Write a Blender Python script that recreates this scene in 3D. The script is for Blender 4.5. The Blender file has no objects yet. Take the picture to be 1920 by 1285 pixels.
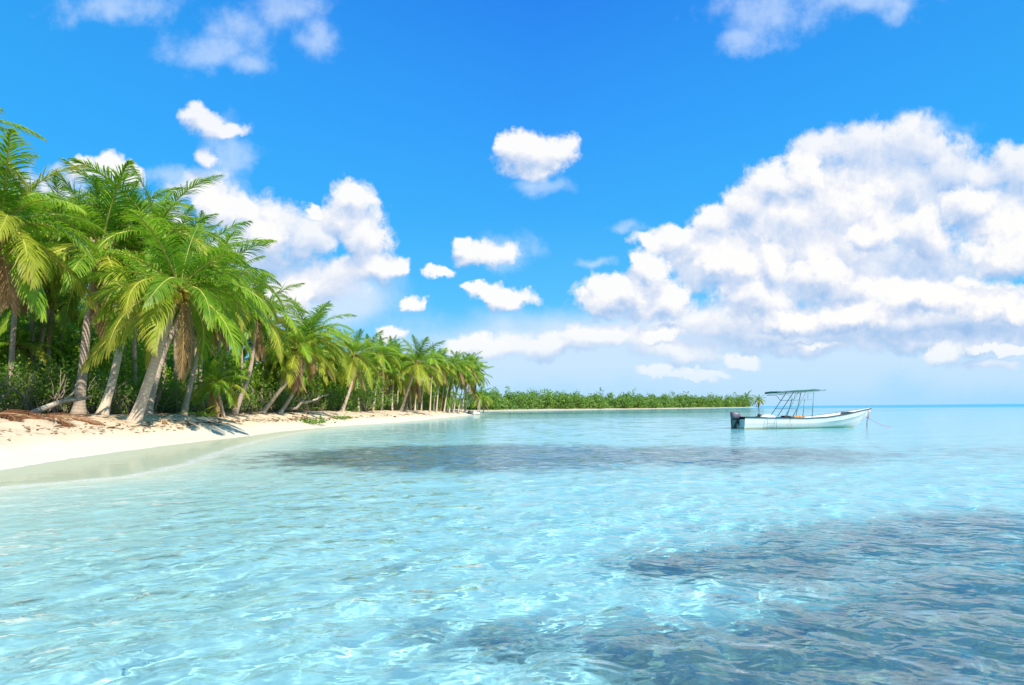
import bpy, math, random
import numpy as np
from mathutils import Vector, Matrix

random.seed(7)
RNG = np.random.default_rng(7)
scene = bpy.context.scene
COL = scene.collection
R = math.radians

# ------------------------------------------------------------------ camera
F = 1067.0            # focal length in photo pixels (1920 wide)
CAM_H = 1.25
HY = 765.8            # horizon height at the picture's centre column
ROLL = 0.00907
cam_d = bpy.data.cameras.new('camera')
cam = bpy.data.objects.new('camera', cam_d)
COL.objects.link(cam)
cam_d.sensor_width = 36.0
cam_d.lens = F / 1920 * 36.0
cam_d.shift_y = (HY - 642.5) / 1920
cam_d.clip_start = 0.05
cam_d.clip_end = 20000
cr = math.sqrt(1 - ROLL ** 2)
rx_, ux_, fx_ = Vector((cr, 0, -ROLL)), Vector((ROLL, 0, cr)), Vector((0, 1, 0))
M3 = Matrix((rx_, ux_, -fx_)).transposed()
cam.matrix_world = Matrix.Translation((0, 0, CAM_H)) @ M3.to_4x4()
scene.camera = cam


def pt(px, py, depth):
    """world point seen at photo pixel (px, py) at the given distance along the view axis"""
    dx, dy = (px - 960) / F, (HY - py) / F
    v = rx_ * dx + ux_ * dy + fx_
    return Vector((0, 0, CAM_H)) + v * depth


# ------------------------------------------------------------------ colour management
scene.view_settings.view_transform = 'Standard'
scene.view_settings.look = 'None'
scene.view_settings.exposure = 0.60
scene.view_settings.gamma = 1.0
scene.view_settings.use_curve_mapping = False
scene.render.engine = 'CYCLES'
scene.cycles.max_bounces = 8
scene.cycles.diffuse_bounces = 3
scene.cycles.glossy_bounces = 3
scene.cycles.transmission_bounces = 6
scene.cycles.transparent_max_bounces = 12
scene.cycles.sample_clamp_indirect = 4.0
scene.cycles.caustics_reflective = False
scene.cycles.use_denoising = True

# ------------------------------------------------------------------ sun
SUN_EL, SUN_AZ = 46.0, 142.0      # azimuth clockwise from +Y (view direction): behind the camera, to the right
sd = Vector((math.sin(R(SUN_AZ)) * math.cos(R(SUN_EL)), math.cos(R(SUN_AZ)) * math.cos(R(SUN_EL)), math.sin(R(SUN_EL))))
sun_d = bpy.data.lights.new('sun', 'SUN')
sun_d.energy = 4.6
sun_d.angle = R(0.53)
sun_d.color = (1.0, 0.93, 0.82)
sun = bpy.data.objects.new('sun', sun_d)
COL.objects.link(sun)
sun.rotation_euler = sd.to_track_quat('Z', 'Y').to_euler()
sun.location = sd * 60
sun_d.cycles.is_caustics_light = True      # real caustics: the waves focus the sun on the sea bed


# ------------------------------------------------------------------ node helper
class NT:
    def __init__(self, tree):
        self.t = tree
        self.n = tree.nodes
        self.l = tree.links

    def new(self, typ, **kw):
        nd = self.n.new(typ)
        for k, v in kw.items():
            setattr(nd, k, v)
        return nd

    def put(self, sock, v):
        if isinstance(v, bpy.types.NodeSocket):
            self.l.new(v, sock)
        elif v is not None:
            sock.default_value = v

    def math(self, op, a, b=None, c=None, clamp=False):
        nd = self.new('ShaderNodeMath', operation=op, use_clamp=clamp)
        self.put(nd.inputs[0], a)
        if b is not None:
            self.put(nd.inputs[1], b)
        if c is not None:
            self.put(nd.inputs[2], c)
        return nd.outputs[0]

    def vmath(self, op, a, b=None, c=None):
        nd = self.new('ShaderNodeVectorMath', operation=op)
        self.put(nd.inputs[0], a)
        if b is not None:
            self.put(nd.inputs[1], b)
        if c is not None:
            self.put(nd.inputs[2], c)
        return nd.outputs['Value'] if op in ('LENGTH', 'DOT_PRODUCT', 'DISTANCE') else nd.outputs[0]

    def mix(self, fac, a, b, blend='MIX'):
        nd = self.new('ShaderNodeMix', data_type='RGBA', blend_type=blend)
        self.put(nd.inputs[0], fac)
        self.put(nd.inputs[6], a if isinstance(a, bpy.types.NodeSocket) else (*a, 1))
        self.put(nd.inputs[7], b if isinstance(b, bpy.types.NodeSocket) else (*b, 1))
        return nd.outputs[2]

    def noise(self, vec, scale, detail=4, rough=0.55, dist=0.0, out=0, dims='3D'):
        nd = self.new('ShaderNodeTexNoise', noise_dimensions=dims)
        if vec is not None:
            self.put(nd.inputs['Vector'], vec)
        nd.inputs['Scale'].default_value = scale
        nd.inputs['Detail'].default_value = detail
        nd.inputs['Roughness'].default_value = rough
        nd.inputs['Distortion'].default_value = dist
        return nd.outputs[out]

    def step(self, v, a, b, lo=0.0, hi=1.0):
        nd = self.new('ShaderNodeMapRange', interpolation_type='SMOOTHSTEP')
        self.put(nd.inputs['Value'], v)
        nd.inputs['From Min'].default_value = a
        nd.inputs['From Max'].default_value = b
        nd.inputs['To Min'].default_value = lo
        nd.inputs['To Max'].default_value = hi
        return nd.outputs[0]

    def ramp(self, v, stops):
        nd = self.new('ShaderNodeValToRGB')
        self.put(nd.inputs[0], v)
        e = nd.color_ramp.elements
        while len(e) > 1:
            e.remove(e[-1])
        e[0].position = stops[0][0]
        e[0].color = (*stops[0][1], 1)
        for p, c in stops[1:]:
            x = e.new(p)
            x.color = (*c, 1)
        return nd.outputs[0]

    def attr(self, name):
        nd = self.new('ShaderNodeAttribute', attribute_name=name)
        return nd.outputs['Fac']


def lin(r, g, b):
    f = lambda c: (c / 255 / 12.92) if c / 255 <= 0.04045 else ((c / 255 + 0.055) / 1.055) ** 2.4
    return (f(r), f(g), f(b))


# ------------------------------------------------------------------ world: sky and its clouds, by direction
def build_world():
    w = bpy.data.worlds.new('World')
    scene.world = w
    w.use_nodes = True
    w.cycles.sampling_method = 'MANUAL'
    w.cycles.sample_map_resolution = 512
    t = NT(w.node_tree)
    t.n.clear()
    tc = t.new('ShaderNodeTexCoord')
    sep = t.new('ShaderNodeSeparateXYZ')
    t.l.new(tc.outputs['Generated'], sep.inputs[0])
    X, Y, Z = sep.outputs
    ay = t.math('MAXIMUM', t.math('ABSOLUTE', Y), 0.12)
    zz = t.math('ABSOLUTE', Z)
    u = t.math('DIVIDE', X, ay)
    v = t.math('DIVIDE', zz, ay)
    # unit of P: a hundred photo pixels seen straight ahead
    cmb = t.new('ShaderNodeCombineXYZ')
    t.l.new(t.math('MULTIPLY', u, F / 100), cmb.inputs[0])
    t.l.new(t.math('MULTIPLY', v, F / 100), cmb.inputs[1])
    P = cmb.outputs[0]
    psep = t.new('ShaderNodeSeparateXYZ')
    t.l.new(P, psep.inputs[0])

    def blob_group(name, blobs, scale_noise, amp, k=0.3, vor=True, bias=0.0):
        g = bpy.data.node_groups.new(name, 'ShaderNodeTree')
        g.interface.new_socket('Vector', in_out='INPUT', socket_type='NodeSocketVector')
        g.interface.new_socket('Value', in_out='OUTPUT', socket_type='NodeSocketFloat')
        q = NT(g)
        gi, go = q.new('NodeGroupInput'), q.new('NodeGroupOutput')
        p0 = gi.outputs[0]
        wn = q.noise(p0, scale_noise * 0.9, 5, 0.58, out=1, dims='2D')
        warp = q.vmath('MULTIPLY_ADD', q.vmath('SUBTRACT', wn, (0.5, 0.5, 0.5)), (0.7, 0.6, 0.0), p0)
        acc = None
        for (bx, by, rx, ry) in blobs:
            cx, cy = (bx - 960) / 100, (766 - by) / 100
            sx, sy = 100 / rx, 100 / ry
            d = q.vmath('LENGTH', q.vmath('MULTIPLY_ADD', warp, (sx, sy, 0), (-cx * sx, -cy * sy, 0)))
            if acc is None:
                acc = d
            else:
                acc = q.math('SMOOTH_MIN', acc, d, k)
        fld = q.math('SUBTRACT', 1.0, acc)
        nz = q.math('SUBTRACT', q.noise(p0, scale_noise * 1.6, 9, 0.60, dims='2D'), 0.5)
        if vor:
            vn = q.new('ShaderNodeTexVoronoi', voronoi_dimensions='2D', feature='F1', normalize=True)
            q.put(vn.inputs['Vector'], warp)
            vn.inputs['Scale'].default_value = scale_noise * 2.0
            vn.inputs['Detail'].default_value = 3.0
            vn.inputs['Roughness'].default_value = 0.55
            vn.inputs['Lacunarity'].default_value = 2.3
            nz = q.math('ADD', q.math('MULTIPLY', nz, 0.75), q.math('MULTIPLY', q.math('SUBTRACT', 0.32, vn.outputs['Distance']), 0.8))
        res = q.math('MULTIPLY_ADD', nz, amp, q.math('ADD', q.math('MINIMUM', fld, 0.75), bias))
        q.l.new(res, go.inputs[0])
        return g

    # three banks of cumulus, farthest first; (x, y, half width, half height) of each head
    back = [(1545, 290, 60, 40), (1620, 285, 80, 58), (1715, 272, 70, 58), (1785, 325, 62, 60), (1670, 355, 130, 84), (1855, 335, 60, 44), (1915, 325, 60, 46),
            (1900, 420, 120, 84), (1990, 380, 100, 110), (1560, 380, 90, 70), (1480, 610, 260, 46), (1780, 600, 300, 60), (1650, 520, 240, 80), (1340, 500, 110, 50),
            (585, 440, 50, 44), (520, 425, 66, 56), (600, 525, 100, 40), (380, 350, 60, 34), (395, 292, 20, 28), (470, 480, 100, 70), (100, 430, 180, 120), (300, 440, 90, 80),
            (395, 228, 46, 26), (368, 206, 24, 22), (436, 240, 38, 17), (1010, 320, 50, 22), (1120, 635, 150, 26), (1010, 650, 120, 22), (1480, 645, 200, 30), (1280, 660, 90, 30), (1760, 645, 240, 34), (1310, 700, 50, 14), (1860, 690, 90, 12)]
    middle = [(1455, 350, 58, 50), (1505, 338, 66, 56), (1408, 388, 58, 46), (1350, 420, 58, 40), (1275, 450, 60, 26), (1225, 456, 34, 18), (1335, 470, 90, 44), (1480, 425, 110, 78),
              (1605, 405, 100, 74), (1560, 470, 90, 56), (1440, 480, 80, 50), (1745, 445, 60, 56), (1885, 440, 90, 48), (1820, 395, 60, 40), (1660, 560, 120, 44), (1830, 570, 120, 34),
              (440, 392, 66, 46), (482, 430, 44, 48), (400, 372, 40, 28), (205, 312, 32, 30), (244, 322, 26, 28), (160, 312, 22, 24), (662, 372, 46, 38), (640, 410, 40, 40), (690, 440, 50, 60),
              (700, 500, 62, 32), (742, 500, 36, 20), (592, 398, 20, 18), (1000, 290, 72, 40), (1048, 288, 34, 28), (965, 270, 34, 26), (1005, 272, 50, 30), (898, 474, 46, 34), (936, 470, 34, 24), (870, 446, 26, 15),
              (895, 652, 56, 32), (1390, 682, 40, 16), (1770, 672, 36, 26)]
    front = [(1215, 508, 42, 42), (1178, 556, 108, 44), (1130, 572, 58, 26), (1262, 572, 50, 34), (1392, 500, 46, 46), (1452, 506, 40, 50), (1342, 502, 40, 30), (1420, 560, 84, 48), (1545, 522, 58, 48),
             (1640, 450, 50, 38), (1905, 492, 100, 48), (1745, 566, 96, 30), (1600, 598, 110, 28), (1880, 588, 110, 30), (1480, 606, 90, 26), (530, 560, 62, 48), (480, 555, 50, 34), (826, 510, 28, 15), (780, 567, 24, 18),
             (945, 556, 60, 24), (905, 543, 42, 11), (735, 626, 24, 18), (1240, 625, 56, 18), (1540, 652, 50, 10), (1230, 692, 44, 16), (1880, 662, 66, 10), (1310, 706, 60, 10)]
    layers = [blob_group('cumulus_back', back, 1.2, 0.85, bias=0.06), blob_group('cumulus_middle', middle, 1.45, 0.80, bias=0.07), blob_group('cumulus_front', front, 1.6, 0.80, bias=0.06)]
    wisps = [(1450, 25, 130, 60), (1590, 0, 160, 36), (1690, 25, 50, 34), (1405, 85, 70, 30), (240, 5, 150, 45), (410, 90, 110, 48),
             (455, 55, 90, 50), (545, 10, 90, 50), (470, 120, 50, 26), (595, 75, 46, 50), (1180, 430, 40, 14), (1110, 495, 40, 12),
             (1020, 350, 60, 22), (960, 470, 60, 40), (430, 305, 60, 90), (350, 325, 120, 30), (1730, 245, 90, 30)]
    gw = blob_group('wisp', wisps, 1.1, 1.5, 0.5, vor=False)
    veil = [(1080, 665, 340, 80), (1450, 685, 340, 90), (900, 685, 170, 44), (1800, 670, 320, 80), (1150, 620, 220, 40), (620, 560, 130, 60)]
    gv = blob_group('veil', veil, 0.5, 0.8, 0.6, vor=False)
    shade = [(1600, 580, 150, 28), (1700, 500, 100, 44), (1700, 640, 280, 40), (1420, 645, 110, 22), (1810, 400, 50, 50), (520, 500, 90, 40), (1870, 640, 160, 36), (1120, 620, 160, 20)]
    gs = blob_group('shade', shade, 0.9, 0.9, 0.5, vor=False)

    def use(g, vec):
        nd = t.new('ShaderNodeGroup')
        nd.node_tree = g
        t.put(nd.inputs[0], vec)
        return nd.outputs[0]

    # clear sky: Nishita graded towards the photograph's saturated blues
    sky = t.new('ShaderNodeTexSky', sky_type='NISHITA')
    sky.sun_disc = False
    sky.sun_elevation = R(SUN_EL)
    sky.sun_rotation = R(SUN_AZ)
    sky.air_density = 1.0
    sky.dust_density = 0.4
    sky.ozone_density = 2.0
    nish = t.vmath('MULTIPLY', sky.outputs[0], (0.085, 0.085, 0.085))
    pv = t.math('DIVIDE', psep.outputs[1], 10.0, clamp=True)
    g = 0.665
    grad = t.ramp(pv, [(0.0, tuple(c * g for c in lin(172, 221, 252))), (0.10, tuple(c * g for c in lin(128, 212, 255))), (0.20, tuple(c * g for c in lin(84, 195, 255))),
                       (0.36, tuple(c * g for c in lin(56, 175, 255))), (0.55, tuple(c * g for c in lin(46, 157, 255))), (0.78, tuple(c * g for c in lin(36, 135, 243))),
                       (1.0, tuple(c * g for c in lin(26, 110, 225)))])
    clear = t.mix(0.07, grad, nish)
    sidelight = t.math('MULTIPLY', t.math('ABSOLUTE', t.math('ADD', psep.outputs[0], -0.6)), 0.045, clamp=True)
    clear = t.mix(t.math('MULTIPLY', sidelight, 0.8), clear, tuple(c * g for c in lin(60, 200, 255)))

    shd = t.step(use(gs, P), 0.0, 0.9)
    up = t.vmath('ADD', P, (0.10, 0.30, 0.0))
    lit = []
    for li, g_ in enumerate(layers):
        d0 = use(g_, P)
        emb = t.math('SUBTRACT', d0, use(g_, up))
        lum = t.math('MULTIPLY_ADD', emb, (0.66, 0.80, 0.84)[li], (0.60, 0.66, 0.69)[li])
        lum = t.math('SUBTRACT', lum, t.math('MULTIPLY', shd, (0.30, 0.24, 0.14)[li]), clamp=True)
        cc = t.ramp(lum, [(0.0, tuple(c * 0.64 for c in lin(158, 194, 238))), (0.34, tuple(c * 0.64 for c in lin(196, 217, 247))),
                          (0.70, tuple(c * 0.64 for c in lin(234, 240, 253))), (1.0, tuple(c * 0.665 for c in lin(255, 254, 253)))])
        lit.append((t.step(d0, (-0.14, -0.10, -0.08)[li], (0.50, 0.40, 0.38)[li]), cc))
    wv = t.step(use(gw, P), -0.15, 1.1)
    vl = t.step(use(gv, P), -0.35, 0.55)
    col = t.mix(t.math('MULTIPLY', vl, 0.85), clear, tuple(c * 0.69 for c in lin(214, 232, 252)))
    col = t.mix(t.math('MULTIPLY', wv, 0.50), col, tuple(c * 0.72 for c in lin(222, 236, 252)))
    for k, (al_, cc) in enumerate(lit):
        col = t.mix(t.math('MULTIPLY', al_, (0.90, 0.97, 0.97)[k]), col, cc)
    # pale air just over the horizon
    hz = t.math('POWER', t.math('SUBTRACT', 1.0, t.math('DIVIDE', psep.outputs[1], 1.6, clamp=True)), 1.6)
    col = t.mix(t.math('MULTIPLY', hz, 0.75), col, tuple(c * 0.69 for c in lin(172, 219, 252)))
    bg = t.new('ShaderNodeBackground')
    t.l.new(col, bg.inputs[0])
    bg.inputs[1].default_value = 1.0
    out = t.new('ShaderNodeOutputWorld')
    t.l.new(bg.outputs[0], out.inputs[0])


build_world()


# ------------------------------------------------------------------ small helpers
def tag(o, label=None, cat=None, group=None, kind=None):
    if label: o['label'] = label
    if cat: o['category'] = cat
    if group: o['group'] = group
    if kind: o['kind'] = kind
    return o


def empty(name, loc, rz=0.0):
    o = bpy.data.objects.new(name, None)
    o.empty_display_size = 0.2
    o.location = loc
    o.rotation_euler = (0, 0, rz)
    COL.objects.link(o)
    return o


def mesh_np(name, verts, quads=None, tris=None, mats=(), smooth=False, mat_idx=None, attrs=None):
    """mesh from numpy arrays; quads (n,4), tris (m,3)"""
    me = bpy.data.meshes.new(name)
    verts = np.asarray(verts, dtype=np.float32)
    nq = 0 if quads is None else len(quads)
    ntr = 0 if tris is None else len(tris)
    me.vertices.add(len(verts))
    me.vertices.foreach_set('co', verts.ravel())
    loops = []
    if nq: loops.append(np.asarray(quads, dtype=np.int32).ravel())
    if ntr: loops.append(np.asarray(tris, dtype=np.int32).ravel())
    loops = np.concatenate(loops)
    me.loops.add(len(loops))
    me.loops.foreach_set('vertex_index', loops)
    me.polygons.add(nq + ntr)
    starts = np.concatenate([np.arange(nq) * 4, nq * 4 + np.arange(ntr) * 3]).astype(np.int32)
    me.polygons.foreach_set('loop_start', starts)
    if mat_idx is not None:
        me.polygons.foreach_set('material_index', np.asarray(mat_idx, dtype=np.int32))
    if smooth:
        me.polygons.foreach_set('use_smooth', np.ones(nq + ntr, dtype=bool))
    for m in mats:
        me.materials.append(m)
    if attrs:
        for k, v in attrs.items():
            a = me.attributes.new(k, 'FLOAT', 'POINT')
            a.data.foreach_set('value', np.asarray(v, dtype=np.float32))
    me.update(calc_edges=True)
    me.validate()
    return me


def obj(name, me, parent=None, loc=None):
    o = bpy.data.objects.new(name, me)
    COL.objects.link(o)
    if parent is not None:
        o.parent = parent
    if loc is not None:
        o.location = loc
    return o


class MB:
    """collects shapes into one mesh"""
    def __init__(self):
        self.v, self.f, self.m = [], [], []

    def add(self, verts, faces, mi=0):
        o = len(self.v)
        self.v += [tuple(x) for x in verts]
        self.f += [tuple(i + o for i in fc) for fc in faces]
        self.m += [mi] * len(faces)

    def tube(self, pts, rad, n=8, mi=0, cap=True):
        pts = [Vector(p) for p in pts]
        if not hasattr(rad, '__len__'):
            rad = [rad] * len(pts)
        vs, fs = [], []
        up = Vector((0, 0, 1))
        prev = None
        for i, p in enumerate(pts):
            d = (pts[min(i + 1, len(pts) - 1)] - pts[max(i - 1, 0)]).normalized()
            if prev is None:
                a = d.cross(up if abs(d.z) < 0.9 else Vector((1, 0, 0))).normalized()
            else:
                a = (prev - d * prev.dot(d)).normalized()
            prev = a
            b = d.cross(a)
            for k in range(n):
                an = 2 * math.pi * k / n
                vs.append(p + (a * math.cos(an) + b * math.sin(an)) * rad[i])
        for i in range(len(pts) - 1):
            for k in range(n):
                k2 = (k + 1) % n
                fs.append((i * n + k, i * n + k2, (i + 1) * n + k2, (i + 1) * n + k))
        if cap:
            fs.append(tuple(range(n))[::-1])
            fs.append(tuple((len(pts) - 1) * n + k for k in range(n)))
        self.add(vs, fs, mi)

    def box(self, c, s, mi=0, rot=None):
        vs = []
        for x in (-.5, .5):
            for y in (-.5, .5):
                for z in (-.5, .5):
                    p = Vector((x * s[0], y * s[1], z * s[2]))
                    if rot is not None:
                        p = rot @ p
                    vs.append(Vector(c) + p)
        self.add(vs, [(0, 1, 3, 2), (4, 6, 7, 5), (0, 4, 5, 1), (2, 3, 7, 6), (0, 2, 6, 4), (1, 5, 7, 3)], mi)

    def loft(self, rings, mi=0, closed=True, caps=True):
        n = len(rings[0])
        vs = [p for r in rings for p in r]
        fs = []
        for i in range(len(rings) - 1):
            for k in range(n if closed else n - 1):
                k2 = (k + 1) % n
                fs.append((i * n + k, i * n + k2, (i + 1) * n + k2, (i + 1) * n + k))
        if caps and closed:
            fs.append(tuple(range(n))[::-1])
            fs.append(tuple((len(rings) - 1) * n + k for k in range(n)))
        self.add(vs, fs, mi)

    def ball(self, c, r, n=10, m=7, mi=0, sc=(1, 1, 1)):
        vs, fs = [], []
        for j in range(m + 1):
            th = math.pi * j / m
            for k in range(n):
                ph = 2 * math.pi * k / n
                vs.append((c[0] + r * sc[0] * math.sin(th) * math.cos(ph), c[1] + r * sc[1] * math.sin(th) * math.sin(ph), c[2] + r * sc[2] * math.cos(th)))
        for j in range(m):
            for k in range(n):
                k2 = (k + 1) % n
                fs.append((j * n + k, (j + 1) * n + k, (j + 1) * n + k2, j * n + k2))
        self.add(vs, fs, mi)

    def mesh(self, name, mats, smooth=False, bevel=0):
        me = bpy.data.meshes.new(name)
        me.from_pydata([tuple(v) for v in self.v], [], self.f)
        me.polygons.foreach_set('material_index', np.asarray(self.m, dtype=np.int32))
        if smooth:
            me.polygons.foreach_set('use_smooth', np.ones(len(self.f), dtype=bool))
        for m in (mats if isinstance(mats, (list, tuple)) else [mats]):
            me.materials.append(m)
        me.validate()
        me.update()
        return me

    def build(self, name, mats, parent=None, smooth=False, bevel=0):
        o = obj(name, self.mesh(name, mats, smooth), parent)
        if bevel:
            b = o.modifiers.new('bevel', 'BEVEL')
            b.width = bevel
            b.segments = 2
            b.limit_method = 'ANGLE'
        return o


# ------------------------------------------------------------------ the lie of the land
SHORE = np.array([(-14, -30), (-11.5, -8), (-10.9, 6), (-11.2, 12.4), (-12.0, 15.7), (-12.4, 18.8), (-12.8, 23), (-13.0, 28), (-13.6, 33),
                  (-13.2, 43.6), (-10.8, 53), (-9.3, 78.5), (-7.6, 126), (-8.0, 150), (-40, 185), (-260, 190)], dtype=float)
SWASH = np.array([(-12.0, -30), (-9.5, -8), (-8.2, 6), (-8.5, 9.5), (-7.4, 11.0), (-7.7, 13.5), (-9.1, 18), (-10.4, 23), (-11.6, 29.7), (-12.4, 36),
                  (-12.3, 43.6), (-9.9, 53), (-8.5, 78.5), (-6.9, 126), (-7.0, 152), (-40, 187), (-260, 192)], dtype=float)
# the low island across the bay
ISLE = np.array([(-260, 262), (-60, 262), (-10, 270), (11, 290), (42, 320), (81, 360), (131, 410), (179, 455), (208, 480), (214, 505), (200, 560)], dtype=float)


def poly_dist(px, py, poly):
    """signed distance to a polyline, positive on its left-hand side (inland of the beach)"""
    best = np.full(px.shape, 1e18)
    sign = np.ones(px.shape)
    for (ax, ay), (bx, by) in zip(poly[:-1], poly[1:]):
        dx, dy = bx - ax, by - ay
        L2 = dx * dx + dy * dy
        tt = np.clip(((px - ax) * dx + (py - ay) * dy) / L2, 0, 1)
        ex, ey = px - (ax + tt * dx), py - (ay + tt * dy)
        d2 = ex * ex + ey * ey
        cr_ = dx * (py - ay) - dy * (px - ax)
        m = d2 < best
        best = np.where(m, d2, best)
        sign = np.where(m, np.sign(cr_ + 1e-12), sign)
    return np.sqrt(best) * sign


def hash_noise(x, y, seed):
    """smooth value noise for dunes and depth, numpy"""
    def h(i, j):
        n = np.sin(i * 127.1 + j * 311.7 + seed * 74.7) * 43758.5453
        return n - np.floor(n)
    xi, yi = np.floor(x), np.floor(y)
    fx, fy = x - xi, y - yi
    fx, fy = fx * fx * (3 - 2 * fx), fy * fy * (3 - 2 * fy)
    return (h(xi, yi) * (1 - fx) + h(xi + 1, yi) * fx) * (1 - fy) + (h(xi, yi + 1) * (1 - fx) + h(xi + 1, yi + 1) * fx) * fy


def sand_height(x, y):
    x, y = np.asarray(x, float), np.asarray(y, float)
    s = poly_dist(x, y, SHORE)
    s = s + 0.35 * (hash_noise(x * .5, y * .25, 1) - .5)
    w = poly_dist(x, y, SWASH)
    land = np.interp(s, [0, 1, 2, 3.2, 4.2, 5.5, 10, 40], [0.004, .22, .58, .88, 1.0, 1.08, 1.2, 1.45])
    land = land + np.clip(s / 3, 0, 1) * (0.14 * (hash_noise(x * 1.3, y * 1.3, 2) - .5) + 0.09 * (hash_noise(x * 3.1, y * 3.1, 3) - .5) + 0.035 * (hash_noise(x * 8, y * 8, 4) - .5))
    sea = np.interp(-w, [-6, -1, 0, 0.6, 2, 5, 12, 25, 60, 150, 300, 3000], [-.012, -.02, -.035, -.10, -.24, -.42, -.62, -.9, -1.2, -1.7, -4.5, -7])
    z = np.where(s > 0, land, sea)
    si = poly_dist(x, y, ISLE)
    isle = np.interp(si, [-30, 0, 3, 8, 40, 400], [-1.2, 0, .45, .7, .9, 1.2])
    z = np.where(si > -30, np.maximum(z, isle), z)
    return z, s, w, si


def ground_z(x, y):
    z = sand_height(np.array([x]), np.array([y]))[0]
    return float(z[0])


def gpoint(px, depth):
    """ground point on the photo column px at the given distance"""
    p = pt(px, 772, depth)
    return Vector((p.x, p.y, ground_z(p.x, p.y)))


def fan(r0, r1, nr, a0, a1, na, oy):
    r = r0 if r1 is None else np.geomspace(r0, r1, nr)
    a = np.linspace(R(a0), R(a1), na)
    rr, aa = np.meshgrid(r, a, indexing='ij')
    x = rr * np.sin(aa)
    y = rr * np.cos(aa) + oy
    i, j = np.meshgrid(np.arange(nr - 1), np.arange(na - 1), indexing='ij')
    q = np.stack([i * na + j, i * na + j + 1, (i + 1) * na + j + 1, (i + 1) * na + j], -1).reshape(-1, 4)
    return x.ravel(), y.ravel(), q


def dark_bed_mask(x, y):
    """dark areas of the bottom: beds of sea grass and a mid-distance band"""
    m = np.zeros_like(x)
    def el(cx, cy, rx, ry, a, rot=0.0):
        c, s = math.cos(rot), math.sin(rot)
        u, v = (x - cx) * c + (y - cy) * s, -(x - cx) * s + (y - cy) * c
        return a * np.clip(1.6 - 1.6 * np.sqrt((u / rx) ** 2 + (v / ry) ** 2) * 0.8, 0, 1)
    for e in [(-1.0, 16.2, 7.0, 5.0, 1.0), (5.0, 15.8, 7.0, 4.2, .75), (12, 16, 9, 3.6, .42), (20, 16.5, 10, 3.2, .36),  # this row: the darker band across the middle distance
              (4.6, 3.5, 3.8, 1.9, 1.0), (3.0, 3.2, 3.1, 1.1, 1.0), (2.6, 2.3, 2.4, .8, .95), (5.5, 3.2, 4.0, 1.8, 1.0), (6.2, 5.6, 5.0, 2.2, .74), (4.2, 4.7, 2.4, .7, .75), (2.2, 5.2, 1.6, .8, .8), (.6, 3.55, 1.9, .5, .7, -.1),
              (1.5, 2.2, 1.6, .9, .9), (-1.2, 5.0, 1.6, .2, .35),
              (30, 130, 120, 22, .6), (160, 260, 150, 40, .8), (300, 420, 300, 60, .9)]:
        m = np.maximum(m, el(*e))
    return m


# ------------------------------------------------------------------ materials of the setting
def new_mat(name):
    m = bpy.data.materials.new(name)
    m.use_nodes = True
    t = NT(m.node_tree)
    t.n.clear()
    out = t.new('ShaderNodeOutputMaterial')
    return m, t, out


def principled(t, out, color, rough=0.7, normal=None, spec=0.3, **kw):
    b = t.new('ShaderNodeBsdfPrincipled')
    t.put(b.inputs['Base Color'], color if isinstance(color, bpy.types.NodeSocket) else (*color, 1))
    t.put(b.inputs['Roughness'], rough)
    b.inputs['Specular IOR Level'].default_value = spec
    if normal is not None:
        t.l.new(normal, b.inputs['Normal'])
    for k, v in kw.items():
        t.put(b.inputs[k], v)
    t.l.new(b.outputs[0], out.inputs[0])
    return b


def bump(t, h, strength, dist):
    b = t.new('ShaderNodeBump')
    b.inputs['Strength'].default_value = strength
    b.inputs['Distance'].default_value = dist
    t.l.new(h, b.inputs['Height'])
    return b.outputs[0]


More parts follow.
